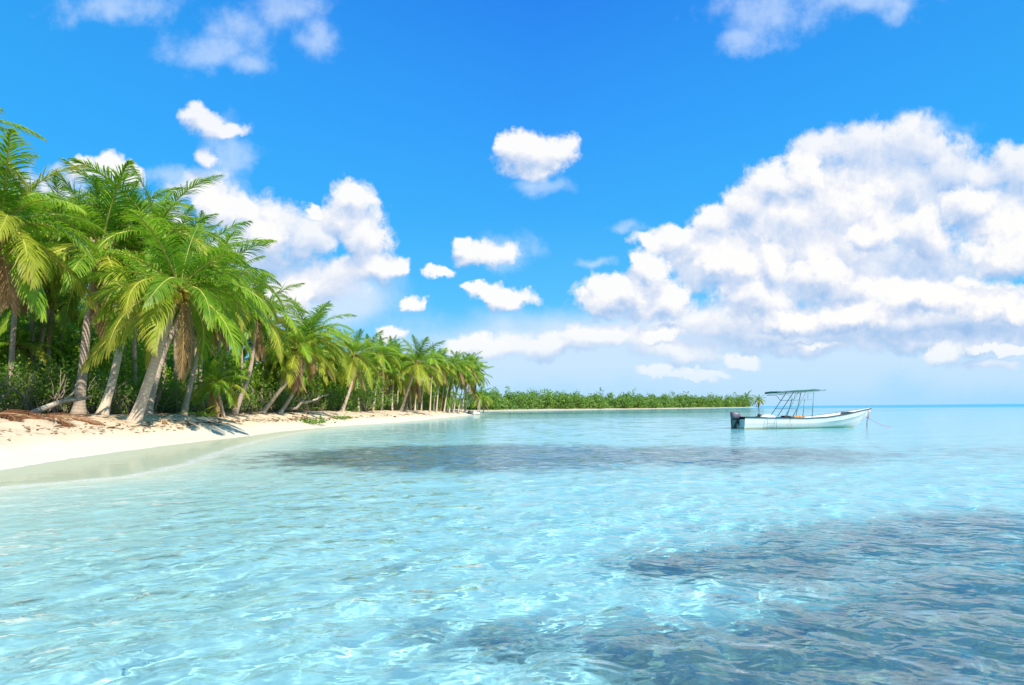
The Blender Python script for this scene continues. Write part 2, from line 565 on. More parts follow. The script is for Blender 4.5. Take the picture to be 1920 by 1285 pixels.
def mat_sand():
    m, t, out = new_mat('sand')
    geo = t.new('ShaderNodeNewGeometry')
    P = geo.outputs['Position']
    s, w, gr, isl = t.attr('shore'), t.attr('swash'), t.attr('dark_bed'), t.attr('isle')
    n1 = t.noise(P, 0.9, 5, .6)
    n2 = t.noise(P, 6, 5, .65)
    n3 = t.noise(P, 40, 3, .6)
    dry = t.mix(n2, (.60, .45, .29), (.74, .60, .42))
    dry = t.mix(t.step(n3, .55, .75), dry, (.48, .35, .22))
    # trodden, leaf-stained upper beach
    dirt = t.math('MULTIPLY', t.step(s, 2.0, 3.6), t.step(n1, .42, .68))
    dry = t.mix(t.math('MULTIPLY', dirt, .65), dry, (.40, .27, .16))
    washed = t.mix(n2, (.57, .51, .40), (.65, .59, .48))
    sn = t.math('ADD', s, t.math('MULTIPLY', t.math('SUBTRACT', n1, .5), .9))
    col = t.mix(t.step(sn, 1.0, 2.1), washed, dry)
    # leaf litter under the palms
    litter = t.mix(t.noise(P, 14, 4, .7), (.05, .032, .02), (.22, .14, .08))
    fl = t.math('ADD', s, t.math('MULTIPLY', t.math('SUBTRACT', t.noise(P, .7, 4, .6), .5), 3.0))
    col = t.mix(t.step(fl, 5.6, 7.2), col, litter)
    # strand line of dried weed
    wr = t.math('ABSOLUTE', t.math('SUBTRACT', t.math('ADD', s, t.math('MULTIPLY', t.math('SUBTRACT', t.noise(P, .35, 4, .6), .5), 1.5)), 2.15))
    wr = t.math('MULTIPLY', t.step(wr, .02, .16, 1, 0), t.step(t.noise(P, 2.2, 4, .7), .48, .60))
    col = t.mix(t.math('MULTIPLY', wr, .55), col, (.26, .19, .13))
    # under water: white sand, sea grass beds and the darker mid-distance band
    bed = t.mix(t.noise(P, 1.6, 5, .6), (.78, .77, .69), (.86, .85, .78))
    weed = t.mix(t.step(t.noise(t.vmath('MULTIPLY', P, (1, 1.6, 1)), 7.0, 6, .75, .8), .38, .62), (.003, .055, .125), (.22, .19, .11))
    gm = t.math('ADD', gr, t.math('MULTIPLY', t.math('SUBTRACT', t.noise(P, 1.3, 9, .74, .5), .5), 1.7))
    gm = t.math('MULTIPLY', t.step(gm, .26, .78), t.step(gr, .02, .2))
    bed = t.mix(t.math('MULTIPLY', gm, .92), bed, weed)
    thin = t.mix(n2, (.62, .63, .48), (.69, .70, .55))
    bed = t.mix(t.step(w, -1.3, .9), bed, thin)
    col = t.mix(t.step(s, -.06, .06), bed, col)
    iscol = t.mix(n2, (.48, .41, .29), (.58, .50, .37))
    col = t.mix(t.step(isl, -2, 0), col, iscol)
    h = t.math('ADD', t.math('MULTIPLY', n2, .6), t.math('MULTIPLY', n3, .25))
    h = t.math('MULTIPLY', h, t.step(s, .8, 2.2, .12, 1))
    principled(t, out, col, 0.85, bump(t, h, .8, .09), .15)
    return m


def mat_water():
    m, t, out = new_mat('sea_water')
    geo = t.new('ShaderNodeNewGeometry')
    P = geo.outputs['Position']
    dep, w, s = t.attr('depth'), t.attr('swash'), t.attr('shore')
    dn = t.math('DIVIDE', dep, 3.0, clamp=True)
    tint = t.ramp(dn, [(0, (.97, .99, .93)), (.02, (.92, .985, .93)), (.07, (.80, .96, .94)), (.14, (.70, .955, .98)), (.24, (.55, .925, 1.0)), (.5, (.43, .88, 1.0)), (1, (.30, .76, .95))])
    lp = t.math('MULTIPLY', dn, 1.0)
    # fine ripples that ride on the modelled waves
    mp = t.vmath('MULTIPLY', P, (0.72, 1.0, 1.0))
    h = t.math('ADD', t.math('MULTIPLY', t.noise(mp, 4.2, 2, .45, .5), 1.0), t.math('MULTIPLY', t.noise(mp, 12, 1.5, .45, .4), .15))
    h = t.math('ADD', h, t.math('MULTIPLY', t.noise(mp, 1.9, 1, .4), 1.3))
    calm = t.step(w, -.6, .3, 1.0, .06)
    far = t.math('DIVIDE', 12.0, t.math('ADD', t.vmath('LENGTH', P), 5.0), clamp=True)
    nb = bump(t, t.math('MULTIPLY', h, t.math('MULTIPLY', calm, far)), 1.0, .078)
    lw = t.new('ShaderNodeLayerWeight')
    lw.inputs[0].default_value = 0.5
    t.l.new(nb, lw.inputs['Normal'])
    fr = t.math('MULTIPLY_ADD', t.math('POWER', lw.outputs['Facing'], 3.9), t.math('MULTIPLY', t.step(dep, .02, .5, .16, .70), t.step(dep, 1.4, 3.6, 1.0, .4)), .025, clamp=True)
    rf = t.new('ShaderNodeBsdfRefraction')
    rf.inputs['IOR'].default_value = 1.33
    rf.inputs['Roughness'].default_value = 0.0
    t.l.new(tint, rf.inputs[0])
    t.l.new(nb, rf.inputs['Normal'])
    df = t.new('ShaderNodeBsdfDiffuse')
    t.l.new(t.ramp(dn, [(0, (.55, .68, .55)), (.2, (.28, .66, .85)), (.5, (.28, .70, .86)), (1, (.04, .36, .56))]), df.inputs[0])
    body2 = t.new('ShaderNodeMixShader')
    t.l.new(t.ramp(dn, [(0, (.0,) * 3), (.03, (.03,) * 3), (.2, (.08,) * 3), (.5, (.30,) * 3), (1, (.85,) * 3)]), body2.inputs[0])
    t.l.new(rf.outputs[0], body2.inputs[1])
    t.l.new(df.outputs[0], body2.inputs[2])
    gl = t.new('ShaderNodeBsdfGlossy')
    gl.inputs['Roughness'].default_value = 0.04
    gl.inputs['Color'].default_value = (1, 1, 1, 1)
    t.l.new(nb, gl.inputs['Normal'])
    sf = t.new('ShaderNodeMixShader')
    t.l.new(fr, sf.inputs[0])
    t.l.new(body2.outputs[0], sf.inputs[1])
    t.l.new(gl.outputs[0], sf.inputs[2])
    # the thin lip of foam where the last wave runs up
    fo = t.math('ABSOLUTE', t.math('ADD', w, t.math('MULTIPLY', t.math('SUBTRACT', t.noise(P, 1.3, 5, .6), .5), .9)))
    fo = t.math('MULTIPLY', t.step(fo, .02, .30, 1, 0), t.step(t.noise(P, 9, 4, .7), .35, .65))
    fd = t.new('ShaderNodeBsdfDiffuse')
    fd.inputs[0].default_value = (.8, .8, .82, 1)
    fin = t.new('ShaderNodeMixShader')
    t.l.new(t.math('MULTIPLY', fo, .42), fin.inputs[0])
    t.l.new(sf.outputs[0], fin.inputs[1])
    t.l.new(fd.outputs[0], fin.inputs[2])
    t.l.new(fin.outputs[0], out.inputs[0])
    return m


def build_ground_and_sea():
    x, y, q = fan(1.2, 2600, 620, -100, 100, 620, -4.0)
    z, s, w, si = sand_height(x, y)
    me = mesh_np('beach', np.stack([x, y, z], 1), q, mats=[mat_sand()], smooth=True,
                 attrs={'shore': s, 'swash': w, 'isle': si, 'dark_bed': dark_bed_mask(x, y)})
    o = obj('beach', me)
    o.cycles.is_caustics_receiver = True
    tag(o, 'pale sand beach and shallow sea bed', None, None, 'structure')
    # water
    rr = np.concatenate([np.linspace(.6, 3.2, 60, endpoint=False), np.linspace(3.2, 9, 300, endpoint=False), np.geomspace(9, 70, 420, endpoint=False), np.geomspace(70, 9000, 170)])
    x, y, q = fan(rr, None, len(rr), -82, 82, 640, -1.5)
    zb, s, w, si = sand_height(x, y)
    cell = np.maximum(np.repeat(np.gradient(rr), 640), np.repeat(rr, 640) * R(164 / 640))
    depth = np.clip(-zb, 0, None)
    z = np.zeros_like(x)
    rg = np.random.default_rng(11)
    for lam, amp, n, spread in [(2.6, .012, 5, 20), (1.4, .0085, 7, 28), (.80, .0062, 9, 36), (.45, .0042, 12, 46), (.26, .0024, 14, 60)]:
        for _ in range(n):
            l = lam * rg.uniform(.75, 1.3)
            a = R(-68 + rg.normal(0, spread))
            k = 2 * math.pi / l
            fade = np.clip((l / cell - 3.5) / 4, 0, 1)
            ph = k * (x * math.cos(a) + y * math.sin(a)) + rg.uniform(0, 6.28)
            ph = ph + 0.8 * np.sin(0.35 * x + rg.uniform(0, 6)) + 0.5 * np.sin(.6 * y + rg.uniform(0, 6))
            z += fade * amp * rg.uniform(.5, 1.0) * (1 - 2 * np.abs(np.sin(ph / 2)) ** 1.3 + .0) * .6 / math.sqrt(n) * 2.2
    z *= np.interp(depth, [0, .02, .1, .4], [0, .04, .3, 1.0])
    keep = (zb < .06)
    kq = keep[q].any(1)
    q = q[kq]
    used = np.zeros(len(x), bool)
    used[q.ravel()] = True
    remap = np.cumsum(used) - 1
    me = mesh_np('sea', np.stack([x, y, z], 1)[used], remap[q], mats=[mat_water()], smooth=True,
                 attrs={'depth': depth[used], 'swash': w[used], 'shore': s[used]})
    o = obj('sea', me)
    o.cycles.is_caustics_caster = True
    tag(o, 'clear turquoise lagoon water', None, None, 'structure')


build_ground_and_sea()


# ------------------------------------------------------------------ plant materials
def mat_leaf(name, c_lo, c_hi, c_tip, trans=.4, rough=.45, nscale=1.7):
    """c_lo / c_hi: colours that vary from frond to frond, c_tip: towards the ageing tips"""
    m, t, out = new_mat(name)
    oi = t.new('ShaderNodeObjectInfo')
    a = t.attr('along')
    geo = t.new('ShaderNodeNewGeometry')
    n = t.step(t.noise(geo.outputs['Position'], nscale, 3, .6), .3, .7)
    base = t.mix(t.math('MULTIPLY_ADD', oi.outputs['Random'], .6, t.math('MULTIPLY', n, .4)), c_lo, c_hi)
    col = t.mix(t.math('MULTIPLY', t.step(a, .55, 1.0), .7), base, c_tip)
    df = t.new('ShaderNodeBsdfPrincipled')
    t.l.new(col, df.inputs['Base Color'])
    df.inputs['Roughness'].default_value = rough
    df.inputs['Specular IOR Level'].default_value = .35
    tl = t.new('ShaderNodeBsdfTranslucent')
    t.l.new(t.mix(.5, col, tuple(min(1, c * 1.5) for c in c_hi)), tl.inputs[0])
    mx = t.new('ShaderNodeMixShader')
    mx.inputs[0].default_value = trans
    t.l.new(df.outputs[0], mx.inputs[1])
    t.l.new(tl.outputs[0], mx.inputs[2])
    t.l.new(mx.outputs[0], out.inputs[0])
    return m


def mat_bark(name, c1, c2, ring=6.5):
    m, t, out = new_mat(name)
    a = t.attr('along')
    geo = t.new('ShaderNodeNewGeometry')
    P = geo.outputs['Position']
    n = t.noise(P, 7, 5, .7)
    n2 = t.noise(t.vmath('MULTIPLY', P, (9, 9, 1.2)), 3, 4, .7)
    w = t.math('SINE', t.math('ADD', t.math('MULTIPLY', a, ring * 6.283), t.math('MULTIPLY', n, 2.5)))
    col = t.mix(n, c1, c2)
    col = t.mix(t.math('MULTIPLY', t.math('MULTIPLY', t.step(w, .4, 1.0), n2), .42), col, tuple(c * .4 for c in c1))
    col = t.mix(t.math('MULTIPLY', t.step(n2, .5, .75), .35), col, tuple(c * .45 for c in c1))
    h = t.math('ADD', t.math('MULTIPLY', w, -.12), t.math('MULTIPLY', n2, .6))
    principled(t, out, col, .9, bump(t, h, .7, .04), .15)
    return m


def mat_plain(name, c1, c2, rough=.6, scale=6, spec=.3, metal=0.0, bmp=0.0):
    m, t, out = new_mat(name)
    tc = t.new('ShaderNodeTexCoord')
    n = t.noise(tc.outputs['Object'], scale, 5, .65)
    col = t.mix(t.step(n, .3, .7), c1, c2)
    nb = bump(t, n, bmp, .02) if bmp else None
    principled(t, out, col, rough, nb, spec, Metallic=metal)
    return m


LEAF = mat_leaf('palm_leaf', (.055, .16, .010), (.27, .47, .022), (.36, .42, .03), .40)
LEAF_OLD = mat_leaf('palm_leaf_yellowing', (.24, .32, .020), (.38, .42, .035), (.42, .30, .08), .42)
LEAF_DEAD = mat_leaf('palm_leaf_dead', (.24, .145, .055), (.40, .27, .12), (.36, .24, .12), .25, .7)
LEAF_BROWN = mat_leaf('palm_leaf_fallen', (.13, .05, .02), (.24, .10, .04), (.22, .11, .05), .1, .7)
RIB = mat_plain('palm_rib', (.34, .32, .06), (.50, .44, .10), .5, 4)
RIB_DEAD = mat_plain('palm_rib_dead', (.34, .22, .10), (.44, .30, .15), .7, 4)
BARK = mat_bark('palm_bark', (.34, .25, .18), (.52, .42, .32))
BARK_PALE = mat_bark('palm_bark_pale', (.46, .36, .26), (.66, .54, .40))
FIBRE = mat_plain('palm_fibre', (.16, .085, .035), (.34, .20, .09), .9, 14, .1, 0, .8)
NUT = mat_plain('coconut_husk', (.34, .15, .03), (.42, .26, .04), .55, 5)
LEAF_SHRUB = mat_leaf('shrub_leaf', (.08, .19, .02), (.22, .36, .04), (.24, .36, .05), .38)
LEAF_DARK = mat_leaf('thicket_leaf', (.09, .22, .018), (.30, .48, .04), (.34, .44, .05), .42)
LEAF_ISLE = mat_leaf('mangrove_leaf', (.03, .11, .025), (.26, .42, .06), (.26, .40, .07), .3, .45, .16)
LEAF_SPROUT = mat_leaf('sprout_leaf', (.20, .36, .02), (.34, .46, .03), (.36, .46, .03), .45)
TWIG = mat_plain('grey_twig', (.20, .15, .11), (.36, .29, .22), .9, 8, .1)
DRIFT = mat_plain('driftwood', (.30, .25, .20), (.52, .45, .37), .9, 9, .1, 0, .5)


# ------------------------------------------------------------------ fronds
def frond_geo(elev, droop, seed, nl=52, segs=3, rib_sides=3, width=.0058, hang=.55, sparse=0.0, curl=0.0, lmax=.255):
    """one frond of unit length, growing from the origin along +X. Returns verts, quads, material index, along"""
    rg = np.random.default_rng(seed)
    N = 22
    tt = np.linspace(0, 1, N)
    ang = np.radians(elev - droop * tt ** 1.25)
    side = np.cumsum(np.concatenate([[0], np.full(N - 1, curl / (N - 1))])) * tt
    dx, dz = np.cos(ang), np.sin(ang)
    px = np.concatenate([[0], np.cumsum((dx[1:] + dx[:-1]) / 2)]) / (N - 1)
    pz = np.concatenate([[0], np.cumsum((dz[1:] + dz[:-1]) / 2)]) / (N - 1)
    py = side * .5
    rach = np.stack([px, py, pz], 1)
    V, Q, MI, AL = [], [], [], []
    # rib
    for i in range(N):
        tg = rach[min(i + 1, N - 1)] - rach[max(i - 1, 0)]
        tg /= np.linalg.norm(tg)
        sd_ = np.array([-tg[1], tg[0], 0]); sd_ /= max(np.linalg.norm(sd_), 1e-6)
        up = np.cross(tg, sd_)
        r = (.0105 * (1 - tt[i]) ** .8 + .0016) * (1.5 if tt[i] < .06 else 1)
        for k in range(rib_sides):
            an = 2 * math.pi * k / rib_sides + math.pi / 2
            V.append(rach[i] + sd_ * math.cos(an) * r * 1.2 + up * math.sin(an) * r)
            AL.append(0)
    for i in range(N - 1):
        for k in range(rib_sides):
            k2 = (k + 1) % rib_sides
            Q.append((i * rib_sides + k, i * rib_sides + k2, (i + 1) * rib_sides + k2, (i + 1) * rib_sides + k)); MI.append(1)
    for sgn in (1, -1):
        for j in range(nl):
            t0 = .13 + .87 * (j + rg.uniform(-.3, .3)) / (nl - 1)
            t0 = min(max(t0, .12), .998)
            if rg.random() < sparse: continue
            p = np.array([np.interp(t0, tt, rach[:, c]) for c in range(3)])
            e = np.radians(elev - droop * t0 ** 1.25)
            tg = np.array([math.cos(e), 0, math.sin(e)])
            up = np.array([-math.sin(e), 0, math.cos(e)])
            sdv = np.array([0, sgn, 0.0])
            al = math.radians(np.interp(t0, [0, .5, 1], [28, 45, 70]) + rg.normal(0, 5))
            vv = math.radians(np.interp(t0, [0, 1], [24, 8]) + rg.normal(0, 7))
            d = (sdv * math.cos(vv) + up * math.sin(vv)) * math.cos(al) + tg * math.sin(al)
            ln = lmax * (.42 + .58 * math.sin(math.pi * min(1, .18 + t0 * .62)) ** 1.0) * np.interp(t0, [0, .12, .7, 1], [.6, .8, 1, .38]) * rg.uniform(.85, 1.08)
            w = width * rg.uniform(.8, 1.15)
            cs = np.linspace(0, 1, segs + 1)
            q = p.copy()
            base = len(V)
            for k, c in enumerate(cs):
                if k:
                    d = d + np.array([0, 0, -1.0]) * hang * (c ** 1.2) * (1.0 / segs) * 1.9 + rg.normal(0, .03, 3)
                    d /= np.linalg.norm(d)
                    q = q + d * ln / segs
                wv = tg - d * np.dot(tg, d)
                wv /= max(np.linalg.norm(wv), 1e-6)
                wf = (.75, 1.0, .75, .12)[int(round(c * 3))] if segs == 3 else np.interp(c, [0, .4, 1], [.8, 1, .15])
                V.append(q + wv * w * wf); V.append(q - wv * w * wf)
                AL += [t0 * .55 + c * .45] * 2
            for k in range(segs):
                Q.append((base + 2 * k, base + 2 * k + 1, base + 2 * k + 3, base + 2 * k + 2)); MI.append(0)
    return np.array(V), np.array(Q), np.array(MI), np.array(AL)


BINS = [82, 62, 42, 24, 6, -14, -34, -55]
DROOP = [30, 50, 68, 84, 82, 64, 44, 28]
FROND_GEO = {}
for bi, (e, dr) in enumerate(zip(BINS, DROOP)):
    for vi in range(2):
        FROND_GEO[(bi, vi)] = dict(elev=e + RNG.uniform(-6, 6), droop=dr * RNG.uniform(.85, 1.15), seed=100 + bi * 10 + vi,
                                   hang=.52 + .085 * bi, curl=RNG.uniform(-.35, .35))
_frond_cache = {}


def frond_mesh(kind, bi, vi):
    key = (kind, bi, vi)
    if key not in _frond_cache:
        g = dict(FROND_GEO[(bi, vi)])
        if kind == 'dead':
            g.update(hang=1.3, sparse=.12, width=.0055, lmax=.22)
        v, q, mi, al = frond_geo(nl=64, **g)
        mats = {'green': [LEAF, RIB], 'old': [LEAF_OLD, RIB], 'dead': [LEAF_DEAD, RIB_DEAD], 'fallen': [LEAF_BROWN, RIB_DEAD]}[kind]
        _frond_cache[key] = mesh_np('frond', v, q, mats=mats, mat_idx=mi, attrs={'along': al})
    return _frond_cache[key]


def trunk_mesh(pts, r_base, r_top, n=10, mat=None, flare=1.75):
    """tapering ringed stem through the given points (Catmull-Rom)"""
    P = [Vector(p) for p in pts]
    P = [P[0] * 2 - P[1]] + P + [P[-1] * 2 - P[-2]]
    path = []
    for i in range(1, len(P) - 2):
        for k in range(10):
            t = k / 10
            a, b, c, d = P[i - 1], P[i], P[i + 1], P[i + 2]
            path.append(.5 * (2 * b + (c - a) * t + (2 * a - 5 * b + 4 * c - d) * t * t + (3 * b - a - 3 * c + d) * t ** 3))
    path.append(P[-2])
    ln = [0]
    for a, b in zip(path[:-1], path[1:]):
        ln.append(ln[-1] + (b - a).length)
    mb = MB()
    rad = []
    for l in ln:
        f = l / ln[-1]
        r = r_base + (r_top - r_base) * f ** .7
        rad.append(r * (1 + (flare - 1) * math.exp(-l / .38)))
    mb.tube(path, rad, n)
    al = np.repeat(np.array(ln), n)
    me = mb.mesh('trunk', [mat or BARK], True)
    a = me.attributes.new('along', 'FLOAT', 'POINT')
    a.data.foreach_set('value', al.astype(np.float32))
    return me


def crown_hub(L, rg, old=False):
    """leaf bases and fibre round the growing point, origin at the crown's centre"""
    mb = MB()
    mb.tube([(0, 0, -.10 * L), (0, 0, -.03 * L), (0, 0, .05 * L)], [.035 * L, .05 * L, .02 * L], 9)
    for k in range(14):
        a = rg.uniform(0, 6.28)
        z = rg.uniform(-.11, .02) * L
        ln = rg.uniform(.08, .17) * L
        d = Vector((math.cos(a), math.sin(a), rg.uniform(-.5, .9))).normalized()
        p0 = Vector((math.cos(a) * .03 * L, math.sin(a) * .03 * L, z))
        mb.tube([p0, p0 + d * ln * .6, p0 + d * ln + Vector((0, 0, -.2 * ln))], [.013 * L, .010 * L, .004 * L], 5)
    return mb.mesh('crown', [FIBRE], True)


hub_meshes = None
nut_mesh = None


def near_palm(px, depth, crown, mids=(), L=4.4, nf=26, seed=1, label='', group='coconut palms along the beach', r=.16, old=.2, dead=2, nuts=0,
              wind=.0, elev_bias=0, dd=0.0, mat=None, base=None, deadaz=None, flare=1.75, extra=()):
    """a palm whose fronds can be told apart: each frond is its own child"""
    global hub_meshes, nut_mesh
    rg = random.Random(seed)
    b = base or gpoint(px, depth)
    b = Vector((b.x, b.y, b.z - .12))
    root = empty('palm_tree', b)
    tag(root, label, 'palm tree', group)
    c = pt(crown[0], crown[1], depth + dd) - b
    pts = [Vector((0, 0, 0))]
    for k, (mx, my) in enumerate(mids):
        pts.append(pt(mx, my, depth + dd * (k + 1) / (len(mids) + 1)) - b)
    if not mids:
        pts.append(Vector((c.x * .38, c.y * .38, c.z * .52)))
    pts.append(c)
    obj('trunk', trunk_mesh(pts, r * .98, r * .62, 12, mat, flare), root)
    if hub_meshes is None:
        hub_meshes = [crown_hub(1.0, random.Random(k)) for k in range(3)]
    hub = obj('crown', hub_meshes[seed % 3], root, c)
    hub.scale = (L, L, L)
    ga = 2.39996
    off = rg.uniform(0, 6.28)
    def put(kind, bi, az, sc, tilt):
        o = obj('frond', frond_mesh(kind, bi, rg.randint(0, 1)), hub)
        o.rotation_euler = (rg.gauss(0, .16), tilt, az)
        o.scale = (sc, sc * rg.choice((1, -1)), sc)
        o.location = (math.cos(az) * .02, math.sin(az) * .02, .02 * (4 - bi) / 4)
        return o
    for i in range(nf):
        f = i / (nf - 1)
        bi = min(7, max(0, int(round(f ** .9 * 5.4 + rg.uniform(-.5, .5) - elev_bias))))
        az = off + i * ga + rg.uniform(-.2, .2)
        # a light breeze leans the fronds along the shore
        az -= wind * math.sin(az)
        kind = 'old' if (bi >= 4 and rg.random() < old * 2.4) or rg.random() < old * .25 else 'green'
        put(kind, bi, az, rg.uniform(.86, 1.08) * (0.72 if bi == 0 else 1), rg.uniform(-.1, .1))
    for i in range(dead):
        az = rg.uniform(0, 6.28) if deadaz is None else deadaz + rg.uniform(-.5, .5)
        o = put('dead', 7, az, rg.uniform(.7, .95), rg.uniform(.35, .62))
        tag(o, 'dry brown hanging frond')
    for (kind, bi, az, sc, tl) in extra:
        put(kind, bi, az, sc, tl)
    if nuts:
        if nut_mesh is None:
            mb = MB()
            mb.ball((0, 0, 0), .034, 10, 7, 0, (1, 1, 1.25))
            nut_mesh = mb.mesh('coconut', [NUT], True)
        for i in range(nuts):
            az = rg.uniform(0, 6.28)
            o = obj('coconut', nut_mesh, hub, (math.cos(az) * rg.uniform(.05, .085), math.sin(az) * rg.uniform(.05, .085), -.05 - rg.random() * .08))
    return root


# crowns whose fronds are too small to tell apart share a few meshes
def far_crown(seed, nf=24, nl=46, width=.0085, old=.25, dead=3):
    rg = random.Random(seed)
    V, Q, MI, AL = [], [], [], []
    off = 0
    az0 = rg.uniform(0, 6.28)
    for i in range(nf + dead):
        isd = i >= nf
        f = i / (nf - 1)
        bi = 7 if isd else min(7, max(0, int(round(f ** .9 * 5.5 + rg.uniform(-.5, .5)))))
        g = dict(FROND_GEO[(bi, rg.randint(0, 1))])
        g['seed'] = rg.randint(0, 99999)
        if isd:
            g.update(elev=-72, droop=14, hang=1.2)
        v, q, mi, al = frond_geo(nl=nl, segs=2, width=width, **g)
        az = az0 + i * 2.39996 + rg.uniform(-.2, .2)
        sc = rg.uniform(.85, 1.08) * (.75 if bi == 0 else 1)
        c, s = math.cos(az), math.sin(az)
        v = v * sc
        if rg.random() < .5: v = v * np.array([1, -1, 1])
        v = np.stack([v[:, 0] * c - v[:, 1] * s, v[:, 0] * s + v[:, 1] * c, v[:, 2]], 1)
        kind = 4 if isd else (2 if (bi >= 4 and rg.random() < old * 2.4) else 0)
        V.append(v); Q.append(q + off); AL.append(al)
        MI.append(np.where(mi == 0, kind, kind + 1))
        off += len(v)
    return mesh_np('crown', np.concatenate(V), np.concatenate(Q), mats=[LEAF, RIB, LEAF_OLD, RIB, LEAF_DEAD, RIB_DEAD],
                   mat_idx=np.concatenate(MI), attrs={'along': np.concatenate(AL)})


FAR_CROWNS = [far_crown(300 + k, 22 + k % 4 * 2, old=(.12, .3, .2, .4, .1, .25)[k], dead=(1, 4, 2, 5, 0, 3)[k]) for k in range(6)]


def far_palm(b, c, L, seed, label, group, r=.13, mat=None, mid=None):
    rg = random.Random(seed)
    b = Vector((b.x, b.y, b.z - .1))
    root = empty('palm_tree', b)
    tag(root, label, 'palm tree', group)
    d = c - b
    m = mid - b if mid is not None else Vector((d.x * rg.uniform(.3, .45), d.y * .4, d.z * .5))
    obj('trunk', trunk_mesh([(0, 0, 0), m, d], r, r * .7, 7, mat, 1.6), root)
    o = obj('crown', FAR_CROWNS[seed % 6], root, d)
    s = L * rg.uniform(.9, 1.1)
    o.scale = (s, s, s)
    o.rotation_euler = (rg.gauss(0, .08), rg.gauss(0, .08) + .08, rg.uniform(0, 6.28))
    return root


# ------------------------------------------------------------------ the palms, from the nearest to the tip of the beach
near_palm(250, 24.0, (336, 543), [(272, 735), (303, 640)], L=4.4, nf=26, seed=3, r=.23, old=.22, dead=0, nuts=6, dd=.6, mat=BARK_PALE, wind=.15, flare=1.55,
          extra=[('old', 6, 3.3, 1.1, .0), ('old', 7, -2.2, .8, .1), ('green', 4, 2.95, 1.05, 0), ('green', 4, .1, 1.05, 0), ('green', 5, -.3, 1.0, 0), ('dead', 7, -.5, .85, .45), ('dead', 7, .2, .8, .4), ('dead', 7, -.1, .9, .55)],
          label='large leaning palm with pale thick trunk and the widest crown, nearest to the water')
near_palm(147, 27.0, (188, 468), [(156, 690), (168, 570)], L=4.7, nf=25, seed=5, r=.23, old=.16, dead=3, nuts=14, dd=.2, wind=.1,
          label='tall upright palm with brown trunk and orange coconuts under its crown')
near_palm(190, 25.5, (292, 440), [(212, 710), (238, 600)], L=4.2, nf=22, seed=8, r=.19, old=.1, dead=2, dd=3.0,
          label='leaning palm between the brown upright trunk and the pale thick trunk', mat=BARK_PALE)
near_palm(275, 28.0, (352, 560), [(292, 715), (312, 650)], L=3.6, nf=22, seed=11, r=.17, old=.3, dead=3, dd=1.5,
          label='palm with slim trunk standing close behind the pale thick leaning trunk')
near_palm(343, 31.0, (398, 530), [(362, 700), (382, 620)], L=4.4, nf=26, seed=14, r=.15, old=.35, dead=7, dd=1.0, wind=.2, deadaz=-2.2,
          label='slim palm with a skirt of dry hanging fronds, right of the thick trunk')
near_palm(-75, 20.5, (2, 425), [(-55, 700), (-22, 560)], L=3.7, nf=24, seed=17, r=.2, old=.15, dead=3, dd=-.4, deadaz=-.8, extra=[('old', 5, -.3, 1.0, .05), ('old', 4, -.5, .95, .12)],
          label='palm at the left edge with one bright hanging frond and a dry skirt')
near_palm(-250, 19.0, (-140, 262), [(-225, 620), (-175, 430)], L=3.3, nf=24, seed=19, r=.2, old=.12, dead=1, dd=-.3,
          label='tallest palm, its crown reaching in from beyond the left edge')
near_palm(438, 37.0, (482, 592), [(452, 745), (470, 690)], L=3.9, nf=26, seed=23, r=.16, old=.25, dead=3, dd=.5,
          label='grey trunk leaning right alone with dark crown, beyond the dry skirted palm')
near_palm(490, 42.0, (560, 655), [(515, 745), (545, 705)], L=3.9, nf=24, seed=26, r=.16, old=.4, dead=5, dd=.6, mat=BARK_PALE,
          label='leaning palm with yellowed drooping fronds and twin trunks beside it')
near_palm(522, 44.0, (582, 630), [(545, 745), (566, 700)], L=4.3, nf=26, seed=29, r=.15, old=.2, dead=2, dd=1.5, mat=BARK_PALE,
          label='taller palm with a fan of dark fronds above the yellowed drooping palm')
near_palm(640, 54.0, (664, 668), [(653, 740), (662, 705)], L=4.0, nf=24, seed=31, r=.17, old=.3, dead=3, mat=BARK_PALE, dd=.3,
          label='palm with curved pale trunk halfway along the grove, left of a green shrub')
near_palm(752, 72.0, (782, 684), [(762, 740), (772, 712)], L=5.0, nf=26, seed=37, r=.2, old=.5, dead=3, mat=BARK_PALE,
          label='large round palm with bright yellow green hanging fronds toward the far end of the grove')
# middle distance, behind the front row
mid_specs = [(60, 31, (96, 560), 3.6, 'leafy low palm in the shade left of the brown upright trunk'),
             (104, 35, (122, 640), 3.2, 'short palm with thin pale leaning trunk behind the driftwood log'),
             (36, 30, (32, 650), 3.0, 'short palm with stubby orange tinted trunk at the left edge'),
             (56, 32, (64, 690), 2.6, 'smallest stubby palm behind the heap of fallen brown fronds')]
for k, (bx, dep, cc, L, lb) in enumerate(mid_specs):
    near_palm(bx, dep, cc, L=L, nf=20, seed=50 + k, r=.13, old=.2, dead=1, label=lb, group='young palms in the shade on the left', mat=BARK_PALE)
